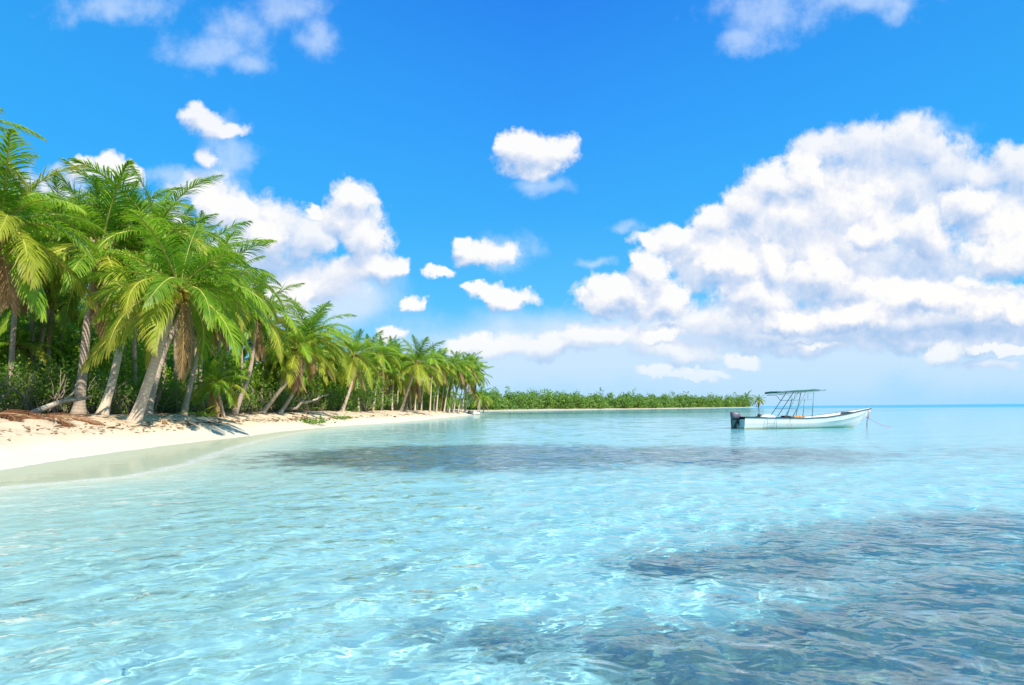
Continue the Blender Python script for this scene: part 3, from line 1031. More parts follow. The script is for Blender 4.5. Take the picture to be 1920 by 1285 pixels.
# background palms filling the grove behind the front row
SIL = [(-60, 240), (0, 330), (60, 330), (120, 310), (185, 330), (240, 330), (300, 350), (350, 390), (400, 430), (440, 480), (480, 545), (520, 580), (560, 585), (600, 585),
       (640, 625), (680, 622), (720, 626), (770, 640), (810, 655), (850, 668), (890, 680), (910, 690)]
sx_, sy_ = [a for a, b in SIL], [b for a, b in SIL]
rgb = random.Random(77)
FRONT = ([-100, 0, 250, 440, 640, 755, 870, 905], [20, 23, 28, 40, 56, 76, 105, 130])
count = 0
for px in [-50, 60, 110, 232, 330, 372, 418, 452, 500, 535, 598, 622, 690, 716, 735, 800, 250, 380, 480, 560, 650, 700, 770, 40, 130, 320, 430, 520, 610, 90]:
    dep = float(np.interp(px, *FRONT)) + rgb.uniform(4, 9) * (1 if px < 600 else 1.5)
    back = count >= 16
    top = float(np.interp(px, sx_, sy_)) + (rgb.uniform(70, 120) if back else rgb.uniform(24, 60)) * min(1.0, 36 / dep + .1)
    L = rgb.uniform(3.3, 4.3)
    crown_y = min(top + L * .42 * F / dep, 722)
    b = gpoint(px - rgb.uniform(-6, 26) * 30 / dep, dep)
    zone = 'left tall part' if px < 330 else ('middle part' if px < 620 else 'far part')
    far_palm(b, pt(px, crown_y, dep + rgb.uniform(-.5, .5)), L, 400 + count * 7, 'palm standing in the second row, %s of the grove' % zone, 'second row palms, %s of the grove' % zone, r=.14)
    count += 1
# the far end: many slim bare trunks under small crowns
tip = [(672, 62, 676, 700), (700, 66, 714, 668), (716, 70, 722, 690), (735, 72, 742, 672), (806, 84, 812, 676), (818, 88, 828, 684), (832, 92, 850, 690), (842, 96, 858, 682), (850, 100, 872, 694),
       (858, 104, 884, 680), (866, 110, 880, 700), (872, 114, 889, 692), (790, 86, 796, 700), (778, 82, 782, 706), (826, 96, 838, 700), (846, 106, 866, 706), (862, 112, 892, 706), (770, 84, 764, 700),
       (728, 76, 736, 704), (744, 80, 752, 690), (812, 92, 822, 704), (838, 100, 846, 712)]
for k, (bx, dep, cx, cy) in enumerate(tip):
    far_palm(gpoint(bx, dep), pt(cx, cy, dep), rgb.uniform(3.0, 4.0), 700 + k, 'slim bare stemmed palm in the crowded far end of the grove', 'slim palms at the far end of the grove',
             r=.13, mat=BARK_PALE)
far_palm(gpoint(871, 118), pt(893, 738, 118), 1.6, 801, 'pale bare trunk leaning far out over the beach at the tip of the grove', 'coconut palms along the beach', r=.17, mat=BARK_PALE)
far_palm(gpoint(828, 97), pt(830, 742, 97), 4.2, 806, 'small bushy bright green palm at the foot of the slim trunks', 'coconut palms along the beach', r=.14)
far_palm(gpoint(896, 135), pt(898, 744, 135), 3.6, 808, 'low palm last in the grove, beside the weathered post', 'coconut palms along the beach', r=.16)
far_palm(gpoint(906, 150), pt(909, 748, 150), 3.3, 813, 'low palm on the spit where the grove meets the low island', 'coconut palms along the beach', r=.16)
far_palm(gpoint(420, 33), pt(405, 720, 33), 2.3, 815, 'stunted palm with yellow fronds left of the grey leaning trunk', 'coconut palms along the beach', r=.1)
# tip of the island
for k, (px, cy, dep, L, lb) in enumerate([(1400, 746, 486, 7.0, 'dark palm rising from the right end of the island, left of the two'), (1423, 750, 490, 6.5, 'outermost palm on the right tip of the island')]):
    b = pt(px - 5, 761, dep)
    b.z = .8
    far_palm(b, pt(px, cy, dep), L, 820 + k, lb, 'palms on the island tip', r=.3)


# ------------------------------------------------------------------ shrubs and thickets
def leaf_cloud(centres, size, rg, flat=.5):
    """many small leaf-shaped faces round the given points"""
    n = len(centres)
    d = rg.normal(0, 1, (n, 3)); d[:, 2] = np.abs(d[:, 2]) * flat
    d /= np.linalg.norm(d, axis=1)[:, None]
    a = rg.normal(0, 1, (n, 3))
    u = np.cross(d, a); u /= np.linalg.norm(u, axis=1)[:, None]
    w = np.cross(d, u)
    s = (size * rg.uniform(.6, 1.35, n))[:, None]
    V = np.stack([centres - u * s, centres + w * s * .5 + d * s * .12, centres + u * s, centres - w * s * .5 + d * s * .12], 1).reshape(-1, 3)
    Q = np.arange(n * 4).reshape(-1, 4)
    return V, Q


def shrub_meshes(seed, nleaf=1500, h=1.8, w=1.5, size=.06):
    rg = np.random.default_rng(seed)
    mb = MB()
    tips = []
    for k in range(12):
        a = rg.uniform(0, 6.28)
        e = rg.uniform(.25, 1.0)
        p = Vector((0, 0, -.1))
        pts = [p]
        d = Vector((math.cos(a) * (1 - e), math.sin(a) * (1 - e), e)).normalized()
        for s_ in range(5):
            d = (d + Vector(rg.normal(0, .28, 3))).normalized()
            if d.z < .05: d.z = .1
            p = p + d * h * .23
            pts.append(p)
        mb.tube(pts, [.03, .024, .018, .013, .009, .005], 5)
        tips += [np.array(q_) for q_ in pts[2:]]
    stems = mb.mesh('stems', [TWIG], True)
    tips = np.array(tips)
    c = tips[rg.integers(0, len(tips), nleaf)] + rg.normal(0, .17, (nleaf, 3)) * np.array([w, w, h]) * .7
    c[:, 2] = np.abs(c[:, 2])
    V, Q = leaf_cloud(c, size, rg)
    return V, Q, stems, rg.uniform(0, .9, nleaf).repeat(4)


SHRUBS = []
for k in range(4):
    V, Q, st, al = shrub_meshes(900 + k)
    SHRUBS.append((mesh_np('foliage', V, Q, mats=[LEAF_SHRUB], attrs={'along': al}), st))


def shrub(px, dep, sc, k, label, group, off=0.0):
    b = gpoint(px, dep)
    root = empty('shrub', b, k * 1.3)
    root.scale = (sc, sc, sc)
    tag(root, label, 'shrub', group)
    obj('foliage', SHRUBS[k % 4][0], root)
    obj('stems', SHRUBS[k % 4][1], root)


rgs = random.Random(5)
for k, px in enumerate([20, 70, 120, 168, 214, 240, 305, 325, 366, 385, 410, 425, 470, 515, 545, 575, 605, 620, 655, 672, 690, 715]):
    dep = float(np.interp(px, *FRONT)) + rgs.uniform(2.2, 4.5)
    zone = 'left' if px < 280 else ('middle' if px < 520 else 'far')
    shrub(px, dep, rgs.uniform(.85, 1.35), k, 'leafy green shrub among the trunks in the %s part of the grove' % zone, 'shrubs under the palms, %s part' % zone)
shrub(684, 58, 1.9, 2, 'taller bright green shrub right of the curved pale trunk', 'shrubs under the palms')


def thicket():
    """the tangle behind the trunks, too dense to count"""
    rg = np.random.default_rng(41)
    n = 215000
    px = rg.uniform(-330, 890, n)
    dep = np.interp(px, [-330] + FRONT[0], [14] + FRONT[1]) + np.where(rg.random(n) < .34, rg.uniform(15, 28, n), 5.5 + rg.gamma(1.6, 4.0, n))
    deep = dep - np.interp(px, [-330] + FRONT[0], [14] + FRONT[1]) > 15
    x = (px - 960) / F * dep
    y = dep
    z0 = sand_height(x, y)[0]
    s = poly_dist(x, y, SHORE)
    top = np.where(px < 450, 5.2, 3.6) * (.45 + 1.1 * hash_noise(x * .35, y * .35, 9))
    top = np.where(deep, np.where(px < 420, 7.5, 5.0) * (.7 + .6 * hash_noise(x * .3, y * .3, 6)), top)
    zz = z0 + top * rg.uniform(0, 1, n) ** .8
    ok = (s > 6.2) & (hash_noise(x * 1.1, zz * 1.3 + y, 8) > np.where(deep, .12, .30))
    c = np.stack([x, y, zz], 1)[ok]
    size = np.interp(c[:, 1], [15, 40, 120], [.075, .10, .2]) * np.where(deep[ok], 1.9, 1.0)
    V, Q = leaf_cloud(c, size, rg, .6)
    me = mesh_np('undergrowth', V, Q, mats=[LEAF_DARK], attrs={'along': rg.uniform(0, .9, len(c)).repeat(4)})
    tag(obj('undergrowth', me), 'dense dark green undergrowth behind the palm trunks', None, None, 'stuff')
    # bare grey stems in it
    mb = MB()
    for k in range(420):
        p_x = rg.uniform(-40, 880)
        d0 = float(np.interp(p_x, *FRONT)) + rg.uniform(1.5, 7)
        p = gpoint(p_x, d0)
        if poly_dist(np.array([p.x]), np.array([p.y]), SHORE)[0] < 5: continue
        d = Vector((rg.normal(0, .35), rg.normal(0, .2), 1)).normalized()
        pts = [p]
        for _ in range(5):
            d = (d + Vector(rg.normal(0, .22, 3))).normalized()
            p = p + d * rg.uniform(.25, .55)
            pts.append(p)
        r0 = rg.uniform(.012, .035) * (1 + d0 / 60)
        mb.tube(pts, [r0 * (1 - .14 * i) for i in range(6)], 5)
    o = mb.build('undergrowth_stems', [TWIG], None, True)
    tag(o, 'tangle of bare grey stems under the palms', None, None, 'stuff')


thicket()


def far_woods():
    rg = np.random.default_rng(52)
    V, Q, off = [], [], 0
    # clumps of crown along the island's shore
    seg = np.array(ISLE[1:9])
    ln = np.concatenate([[0], np.cumsum(np.linalg.norm(np.diff(seg, axis=0), axis=1))])
    total = ln[-1]
    C = []
    for k in range(440):
        l = rg.uniform(0, total)
        bx, by = np.interp(l, ln, seg[:, 0]), np.interp(l, ln, seg[:, 1])
        bx0, by0 = np.interp(max(0, l - 1), ln, seg[:, 0]), np.interp(max(0, l - 1), ln, seg[:, 1])
        t_ = np.array([bx - bx0, by - by0]); t_ /= max(np.linalg.norm(t_), 1e-6)
        nrm = np.array([-t_[1], t_[0]])
        back = 4.5 + rg.gamma(1.4, 9)
        p = np.array([bx, by]) + nrm * back
        # taller inland, tapering to the tip
        hh = np.interp(l / total, [0, .15, .3, .45, .6, .8, .92, .96, 1], [10, 10.2, 10, 9.6, 8.8, 9.0, 10, 12.4, 8]) * rg.uniform(.66, 1.1) * (1 if back > 12 else .78) * (.66 + .62 * float(hash_noise(np.array([l / 14.0]), np.array([.3]), 5)[0]))
        if k % 29 == 0:
            hh *= 1.35
        wd = rg.uniform(2.2, 5.0)
        parts = []
        for j in range(5):
            m = 56
            oc = rg.normal(0, 1, 3) * np.array([wd * .45, wd * .45, hh * .16])
            q = rg.normal(0, 1, (m, 3)); q /= np.linalg.norm(q, axis=1)[:, None]
            q *= rg.uniform(.3, 1.0, m)[:, None] ** .5 * rg.uniform(.7, 1.2)
            parts.append(np.stack([p[0] + oc[0] + q[:, 0] * wd * .62, p[1] + oc[1] + q[:, 1] * wd * .62, .6 + hh * .55 + oc[2] + q[:, 2] * hh * .33], 1))
        m = 90
        parts.append(np.stack([p[0] + rg.normal(0, wd * .6, m), p[1] + rg.normal(0, wd * .6, m), .6 + rg.uniform(0, hh * .55, m)], 1))
        c = np.concatenate(parts)
        c = c[c[:, 2] > .5]
        C.append(c)
    C = np.concatenate(C)
    V, Q = leaf_cloud(C, np.full(len(C), .52), rg, .8)
    me = mesh_np('far_woods', V, Q, mats=[LEAF_ISLE], attrs={'along': rg.uniform(0, .9, len(C)).repeat(4)})
    tag(obj('far_woods', me), 'low green mangrove wood covering the island across the bay', None, None, 'stuff')


far_woods()


# ------------------------------------------------------------------ the boat
WHITE = mat_plain('boat_gelcoat', (.74, .74, .70), (.80, .80, .77), .32, 3, .5)
WHITE_IN = mat_plain('boat_inside', (.62, .63, .60), (.70, .70, .67), .5, 5)
RUBBER = mat_plain('dark_rub_rail', (.025, .02, .02), (.05, .04, .035), .6, 8)
CANVAS = mat_plain('green_canvas', (.03, .12, .095), (.07, .19, .155), .8, 10, .2, 0, .4)
COWL = mat_plain('engine_cowling', (.10, .09, .12), (.16, .145, .18), .35, 4)
ENGINE = mat_plain('engine_leg', (.010, .045, .05), (.02, .075, .08), .4, 6)
STEEL = mat_plain('painted_tube', (.10, .22, .22), (.16, .30, .30), .4, 12, .5)
ORANGE = mat_plain('orange_float', (.75, .22, .04), (.85, .32, .06), .6, 6)
ROPE = mat_plain('pink_rope', (.45, .16, .22), (.55, .26, .30), .9, 30, .1)
ROPE_GREY = mat_plain('grey_rope', (.20, .17, .20), (.30, .26, .28), .9, 30, .1)


def mat_hull():
    m, t, out = new_mat('boat_hull_paint')
    tc = t.new('ShaderNodeTexCoord')
    P = tc.outputs['Object']
    sp = t.new('ShaderNodeSeparateXYZ')
    t.l.new(P, sp.inputs[0])
    n = t.noise(P, 2.5, 5, .6)
    col = t.mix(n, (.72, .72, .68), (.80, .80, .77))
    # weed and scum line just above the water, rust run below the rail amidships
    scum = t.step(t.math('ADD', sp.outputs[2], t.math('MULTIPLY', n, .10)), .07, .16, 1, 0)
    col = t.mix(t.math('MULTIPLY', scum, .75), col, (.46, .40, .16))
    rust = t.math('MULTIPLY', t.step(t.math('ABSOLUTE', t.math('SUBTRACT', sp.outputs[0], 2.45)), .05, .22, 1, 0), t.step(t.noise(t.vmath('MULTIPLY', P, (6, 6, .8)), 2, 4, .6), .4, .65))
    col = t.mix(t.math('MULTIPLY', rust, .6), col, (.62, .34, .12))
    stain = t.step(t.noise(t.vmath('MULTIPLY', P, (5, 5, .7)), 1.4, 4, .6), .55, .8)
    col = t.mix(t.math('MULTIPLY', stain, .25), col, (.45, .42, .34))
    principled(t, out, col, .3, None, .5)
    return m


def build_boat():
    D = 32.4
    a = pt(1385, 802, D)
    e = pt(1633, 802, D)
    Lh = e.x - a.x
    root = empty('motor_boat', (a.x, D, 0.0))
    tag(root, 'white open fishing boat with outboard engine and green canopy frame, moored in shallow water', 'boat')
    # stations along the hull: x, half beam at rail, rail height, half beam at chine, chine height, keel depth
    st = []
    for i in range(29):
        f = i / 28
        x = Lh * f
        rail = float(np.interp(f, [0, .2, .45, .6, .75, .9, 1], [.64, .60, .565, .61, .76, .95, 1.06]))
        hb = 1.02 * float(np.interp(f, [0, .3, .55, .7, .82, .92, .97, 1], [.90, 1, .98, .88, .66, .36, .18, .03]))
        hc = hb * float(np.interp(f, [0, .5, .8, 1], [.86, .82, .55, .3]))
        zc = float(np.interp(f, [0, .5, .75, .9, 1], [-.02, .0, .16, .46, .92]))
        zk = float(np.interp(f, [0, .6, .80, .87, .92, .97, 1], [-.22, -.26, -.2, 0.0, .25, .66, .96]))
        st.append((x, hb, rail, hc, zc, zk))
    def prof(s_, sc=1.0, dz=0.0):
        x, hb, rail, hc, zc, zk = s_
        pts = []
        half = [(0, zk), (hc * .55, zk + (zc - zk) * .6), (hc * .96, zc - .01), (hc, zc + .02), (hc + (hb - hc) * .42, zc + (rail - zc) * .40), (hc + (hb - hc) * .60, zc + (rail - zc) * .50),
                (hc + (hb - hc) * .62, zc + (rail - zc) * .56), (hb * .99, rail - .06), (hb, rail)]
        right = [Vector((x, -y * sc, z + dz)) for y, z in half]
        left = [Vector((x, y * sc, z + dz)) for y, z in half]
        return left[::-1] + right[1:]
    mb = MB()
    rings = [prof(s_) for s_ in st]
    mb.loft(rings, 0, closed=False)
    n = len(rings[0])
    o0 = 0
    mb.add(rings[0], [tuple(range(n))[::-1]], 0)        # transom
    # inner skin and floor
    inner = []
    for (x, hb, rail, hc, zc, zk) in st[1:-1]:
        fl = max(.10, zc + .08)
        fl = min(fl, rail - .1)
        xi = x
        hb2, hc2 = max(hb - .07, .01), max(min(hc, hb - .07) - .05, .005)
        inner.append([Vector((xi, hb2, rail)), Vector((xi, hc2 + (hb2 - hc2) * .5, (fl + rail) / 2)), Vector((xi, hc2, fl)), Vector((xi, -hc2, fl)), Vector((xi, -hc2 - (hb2 - hc2) * .5, (fl + rail) / 2)), Vector((xi, -hb2, rail))])
    mb.loft([[p for p in r_] for r_ in inner], 1, closed=False)
    mb.add(inner[0], [(0, 1, 2, 3, 4, 5)], 1)
    # deck rim between the skins
    for sg in (1, -1):
        vs, fs = [], []
        for k, s_ in enumerate(st[1:-1]):
            vs += [Vector((s_[0], sg * s_[1], s_[2])), Vector((s_[0], sg * max(s_[1] - .07, .01), s_[2] + .002))]
        for k in range(len(st) - 3):
            fs.append((2 * k, 2 * k + 1, 2 * k + 3, 2 * k + 2))
        mb.add(vs, fs, 0)
    # fore deck
    vs, fs = [], []
    fd = [s_ for s_ in st if s_[0] / Lh >= .80]
    for s_ in fd:
        vs += [Vector((s_[0], s_[1], s_[2] + .004)), Vector((s_[0], 0, s_[2] + .035)), Vector((s_[0], -s_[1], s_[2] + .004))]
    for k in range(len(fd) - 1):
        for j in (0, 1):
            fs.append((3 * k + j, 3 * k + j + 1, 3 * k + 4 + j, 3 * k + 3 + j))
    mb.add(vs, fs, 0)
    x, hb, rail = st[0][:3]
    mb.box((.05, 0, rail - .06), (.1, hb * 2 - .06, .12), 0)
    o = mb.build('hull', [mat_hull(), WHITE_IN], root, True)
    o.data.set_sharp_from_angle(angle=R(32))
    mb = MB()
    for sg in (1, -1):
        mb.tube([Vector((s_[0], sg * (s_[1] + .012), s_[2] - .005)) for s_ in st], .028, 6)
    mb.tube([Vector((st[0][0] - .01, y, st[0][2])) for y in (-st[0][1], 0, st[0][1])], .028, 6)
    mb.build('rub_rail', [RUBBER], root, True)
    # bench seats
    for fx in (.2, .62):
        mb = MB()
        i = int(fx * 28)
        mb.box((st[i][0], 0, .40), (.34, st[i][1] * 1.72, .06))
        mb.build('bench', [WHITE_IN], root, False, .012)
    # canopy frame, leaning posts as in the photograph
    def X(px): return pt(px, 780, D).x - a.x
    def Zp(px, py): return pt(px, py, D).z
    hw = .72
    roofz = lambda px: float(np.interp(px, [1446, 1536], [Zp(1446, 737), Zp(1536, 731)]))
    for sg in (-1, 1):
        y0, y1 = sg * .90, sg * hw
        for (p0, p1) in [((1458, 781), (1486, 736)), ((1472, 781), (1500, 735)), ((1490, 782), (1497, 748)), ((1507, 782), (1514, 736))]:
            mb = MB()
            mb.tube([(X(p0[0]), y0, Zp(*p0)), (X(p1[0]), y1, Zp(*p1))], .021, 8)
            mb.build('post', [STEEL], root, True)
        mb = MB()
        mb.tube([(X(1477), sg * .80, Zp(1477, 751)), (X(1511), sg * .80, Zp(1511, 750))], .014, 6)
        mb.tube([(X(1466), sg * .86, Zp(1466, 767)), (X(1511), sg * .86, Zp(1511, 767))], .016, 6)
        mb.tube([(X(1448), y1, Zp(1448, 741)), (X(1467), y1, Zp(1467, 741)), (X(1476), sg * .8, Zp(1476, 751))], .014, 6)
        mb.tube([(X(1502), sg * .76, Zp(1502, 748)), (X(1503), y1, Zp(1503, 738)), (X(1513), y1, Zp(1513, 738))], .013, 6)
        mb.build('side_rail', [STEEL], root, True)
    mb = MB()
    for px in (1450, 1468, 1486, 1502, 1518, 1534):
        z = roofz(px) - .03
        mb.tube([(X(px), -hw - .05, z), (X(px), hw + .05, z)], .015, 6)
    for sg in (-1, 1):
        mb.tube([(X(1446), sg * hw, roofz(1446) - .03), (X(1536), sg * hw, roofz(1536) - .03)], .018, 6)
        mb.tube([(X(1450), sg * hw, roofz(1450) - .10), (X(1500), sg * hw, roofz(1500) - .09), (X(1536), sg * hw, roofz(1536) - .06)], .011, 6)
    mb.build('roof_frame', [STEEL], root, True)
    # canvas: stretched over the after two thirds, its front rolled
    mb = MB()
    rings = []
    rg = random.Random(3)
    for k in range(15):
        px = 1446 + (1525 - 1446) * k / 14
        z = roofz(px)
        th = .06 * (1.25 if k < 3 else .8)
        ring = []
        for y, dz in [(-hw - .06, -.03), (-hw - .05, .015), (-hw * .5, .05), (0, .065), (hw * .5, .05), (hw + .05, .015), (hw + .06, -.03), (hw * .5, .02), (0, .03), (-hw * .5, .02)]:
            ring.append(Vector((X(px), y, z + dz * th / .06 + rg.uniform(-.012, .012))))
        rings.append(ring)
    mb.loft(rings)
    mb.tube([(X(1447), -hw - .03, roofz(1447) + .005), (X(1447), 0, roofz(1447) + .03), (X(1447), hw + .03, roofz(1447) + .005)], .06, 8)
    mb.build('canopy', [CANVAS], root, True)
    # outboard engine on the transom
    mb = MB()
    xe = X(1378)
    rings = []
    for (z, hx, hy, ox) in [(.60, .20, .16, .02), (.66, .27, .20, 0), (.78, .28, .21, -.01), (.90, .24, .19, -.05), (.985, .17, .14, -.11), (1.0, .10, .08, -.13)]:
        ring = []
        for k in range(14):
            an = 2 * math.pi * k / 14
            cx, cy = math.cos(an), math.sin(an)
            ring.append(Vector((xe + ox + .04 + hx * math.copysign(abs(cx) ** .6, cx), hy * math.copysign(abs(cy) ** .6, cy), z - .06)))
        rings.append(ring)
    mb.loft(rings)
    eng = mb.build('engine', [COWL], root, True)
    mb = MB()
    mb.loft([[Vector((xe + ox + sx * w_, sy * .10, z)) for sx, sy in ((-1, -1), (1, -1), (1, 1), (-1, 1))] for (z, w_, ox) in [(.56, .17, -.05), (.35, .15, -.06), (.05, .13, -.06), (-.35, .09, -.05)]])
    mb.box((xe - .13, 0, -.015), (.36, .22, .03))
    mb.ball((xe - .08, 0, -.42), .09, 10, 6, 0, (2.2, 1, 1))
    mb.build('engine_leg', [ENGINE], eng, False, .02)
    mb = MB()
    for sg in (-1, 1):
        mb.box((xe + .22, sg * .09, .36), (.07, .04, .46), 0)
        mb.tube([(xe + .12, sg * .06, .52), (xe + .2, sg * .08, .20), (xe + .27, sg * .08, .06)], .025, 6)
    mb.box((xe + .25, 0, .50), (.12, .34, .10))
    mb.build('engine_bracket', [ENGINE], eng, False, .01)
    mb = MB()
    for k in range(3):
        an = k * 2.094
        rot = Matrix.Rotation(an, 3, 'X') @ Matrix.Rotation(.5, 3, 'Z')
        mb.box(Vector((xe - .32, 0, -.42)) + Matrix.Rotation(an, 3, 'X') @ Vector((0, 0, .09)), (.02, .09, .14), 0, rot)
    mb.build('propeller', [ENGINE], eng, False, .006)
    # rope boarding ladder over the near side
    mb = MB()
    yl = -1.05
    for px in (1423.5, 1440.5):
        mb.tube([(X(px), yl + .1, .64), (X(px), yl, .60), (X(px), yl + .03, .30), (X(px), yl + .10, -.08)], .009, 5)
    mb.tube([(X(1423.5), yl + .03, .30), (X(1440.5), yl + .03, .30)], .008, 5)
    mb.build('rope_ladder', [ROPE_GREY], root, True)
    # loop of line round the bow
    mb = MB()
    for dy in (-.035, .035):
        mb.tube([(X(1622), dy - .3, 1.0), (X(1622.5), dy - .28, .6), (X(1623.5), dy * .7 - .1, .3), (X(1624), dy * .5 - .05, -.1)], .011, 5)
    mb.build('bow_line', [ROPE], root, True)
    return root, a, D, X


boat_root, boat_a, BD, BX = build_boat()


def boat_things():
    D = BD
    ax = boat_a.x
    # mooring rope running out to the right
    mb = MB()
    p0, p1 = pt(1625, 782, D), pt(1680, 801, D)
    pts = []
    for k in range(16):
        f = k / 15
        p = p0.lerp(p1, f)
        p.z -= .16 * math.sin(math.pi * f)
        if k == 15: p.z = -.06
        pts.append(p)
    mb.tube(pts, .011, 6)
    mb.ball(p0 + Vector((.06, 0, -.02)), .05, 8, 6, 0, (1.6, 1, 1))
    tag(mb.build('mooring_rope', [ROPE], None, True), 'thin pinkish mooring rope sagging from the bow into the water', 'rope')
    # gear lying in the boat
    bx = lambda px: ax + BX(px)
    mb = MB()
    rg = random.Random(4)
    mb.ball((0, 0, 0), .34, 16, 10, 0, (1.35, .8, .46))
    o = mb.build('bundle', [WHITE], None, True)
    for v in o.data.vertices:
        v.co += Vector((rg.gauss(0, .014), rg.gauss(0, .014), rg.gauss(0, .014)))
    o.location = (bx(1438), D - .1, .60)
    tag(o, 'crumpled white tarpaulin bundle in the stern of the boat', 'tarpaulin')
    mb = MB()
    mb.box((0, 0, .26), (.30, .24, .09))
    mb.tube([(-.14, 0, 0), (-.05, 0, .48)], .016, 6)
    mb.tube([(.14, 0, 0), (.10, 0, .40)], .016, 6)
    mb.tube([(-.05, 0, .48), (.10, 0, .40), (.24, 0, .34)], .012, 6)
    mb.ball((.02, 0, .34), .10, 10, 7, 0, (1, 1, .9))
    o = mb.build('fuel_tank', [RUBBER], None, False, .01)
    o.location = (bx(1423), D, .36)
    tag(o, 'dark fuel can with upright handle behind the engine in the stern', 'fuel can')
    for px, r_, z, lb in [(1463, .16, .60, 'black coil of rope at the foot of the canopy posts'), (1473, .10, .61, 'small black buoy beside the coil of rope')]:
        mb = MB()
        if r_ > .12:
            for k in range(4):
                mb.tube([(r_ * math.cos(t_ * .4189) * (1 + .1 * k), r_ * math.sin(t_ * .4189), .03 * k) for t_ in range(16)], .03, 6)
        else:
            mb.ball((0, 0, 0), r_, 12, 8, 0, (1.2, 1, .8))
            mb.tube([(r_ * .9, 0, 0), (r_ * 1.5, 0, .03)], .02, 6)
        o = mb.build('rope_coil' if r_ > .12 else 'buoy', [RUBBER], None, True)
        o.location = (bx(px), D - .55, z - .02)
        tag(o, lb, 'rope' if r_ > .12 else 'buoy')
    mb = MB()
    mb.loft([[Vector((x_, r_ * math.cos(k * .5236), r_ * math.sin(k * .5236))) for k in range(12)] for x_, r_ in [(-.3, .03), (-.25, .075), (.2, .075), (.28, .03)]])
    mb.tube([(.28, 0, 0), (.36, 0, .02)], .02, 6)
    o = mb.build('float', [ORANGE], None, True)
    o.location = (bx(1486), D - .66, .60)
    tag(o, 'orange float lying on the near rail of the boat', 'float')


boat_things()


# ------------------------------------------------------------------ small things on the beach
def fallen_fronds():
    rg = random.Random(12)
    for k, (px, dep) in enumerate([(-20, 19.6), (22, 19.4), (58, 19.8), (92, 20.0), (120, 20.6), (-30, 20.4), (40, 20.6), (78, 20.8)]):
        b = gpoint(px, dep)
        o = obj('fallen_frond', frond_mesh('fallen', 5, k % 2), None, (b.x - 1.2, b.y, b.z + .10 + .05 * (k // 4)))
        o.rotation_euler = (rg.gauss(0, .25), R(-14) + rg.gauss(0, .05), rg.gauss(-.12, .25))
        sc = rg.uniform(2.9, 3.7)
        o.scale = (sc, sc * .75, sc * .55)
        tag(o, 'dry red brown palm frond lying in the heap on the sand', 'palm frond', 'fallen fronds heaped on the sand')
    b = gpoint(425, 36)
    o = obj('fallen_frond', frond_mesh('fallen', 4, 0), None, (b.x - .4, b.y - 1.6, b.z + .1))
    o.rotation_euler = (.1, R(-4), .1)
    o.scale = (2.2, 1.4, .5)
    tag(o, 'flat dry frond alone on the sand before the grey leaning trunk', 'palm frond')


fallen_fronds()


def drift():
    mb = MB()
    p = [pt(62, 774, 23.5), pt(90, 763, 24.2), pt(118, 752, 24.8), pt(152, 748, 25.6), pt(170, 744, 26)]
    mb.tube(p, [.13, .12, .10, .085, .06], 9)
    mb.tube([p[2], p[2] + Vector((.3, .2, .35)), p[2] + Vector((.5, .3, .8))], [.05, .035, .02], 6)
    o = mb.build('driftwood_log', [DRIFT], None, True)
    tag(o, 'grey fallen log propped up behind the heap of brown fronds', 'log')
    mb = MB()
    d = 45
    p = [pt(538, 768, d), pt(556, 766, d), pt(566, 755, d), pt(584, 752, d), pt(596, 748, d + .5), pt(600, 738, d + .7)]
    mb.tube(p, [.12, .11, .10, .09, .07, .04], 8)
    mb.tube([p[4], pt(606, 742, d + .6), pt(618, 740, d + .8)], [.06, .04, .02], 6)
    mb.tube([p[2], pt(568, 747, d + .2)], [.06, .03], 6)
    o = mb.build('driftwood_branch', [DRIFT], None, True)
    tag(o, 'pale twisted dead branch arching over the sand in the middle of the grove', 'branch')
    # coconut husk and stump on the sand
    b = gpoint(308, 25.0)
    mb = MB()
    mb.ball((0, 0, .06), .10, 12, 8, 0, (1, .9, 1.15))
    mb.tube([(0, 0, .15), (.02, 0, .21)], [.03, .012], 6)
    o = mb.build('coconut_husk', [FIBRE], None, True)
    o.location = b
    tag(o, 'brown coconut husk lying on the sand near the thick pale trunk', 'coconut husk')
    b = gpoint(899, 122)
    mb = MB()
    mb.tube([(0, 0, -.1), (.05, 0, 1.0), (.02, .02, 2.2), (.10, .0, 3.2)], [.15, .13, .11, .08], 7)
    mb.tube([(.03, 0, 2.0), (-.25, 0, 2.6)], [.06, .03], 6)
    o = mb.build('weathered_post', [DRIFT], None, True)
    o.location = b
    tag(o, 'weathered upright post at the tip of the beach', 'post')
    b = gpoint(886, 116)  # pale rounded lump, its identity unclear
    mb = MB()
    mb.ball((0, 0, .28), .62, 14, 9, 0, (1.6, 1, .75))
    mb.ball((1.0, .1, .2), .42, 12, 8, 0, (1.2, 1, .7))
    o = mb.build('pale_lump', [mat_plain('pale_lump_surface', (.62, .60, .55), (.74, .72, .68), .9, 3, .1, 0, .6)], None, True)
    rg = random.Random(8)
    for v in o.data.vertices:
        v.co += Vector((rg.gauss(0, .03), rg.gauss(0, .03), rg.gauss(0, .03)))
    o.location = b
    tag(o, 'pale low boulder at the water edge beside the weathered post', 'lump')
    b = gpoint(880, 115)  # small dark rounded blob, not identified
    mb = MB()
    mb.ball((0, 0, .34), .36, 12, 8, 0, (1, 1, 1.15))
    mb.ball((.2, .1, .16), .28, 10, 7, 0, (1.2, 1, .8))
    o = mb.build('dark_blob', [mat_plain('dark_blob_surface', (.05, .06, .06), (.11, .12, .12), .9, 3, .2, 0, .6)], None, True)
    for v in o.data.vertices:
        v.co += Vector((rg.gauss(0, .02), rg.gauss(0, .02), rg.gauss(0, .02)))
    o.location = b
    tag(o, 'small dark rock touching the left end of the pale boulder', 'blob')


drift()


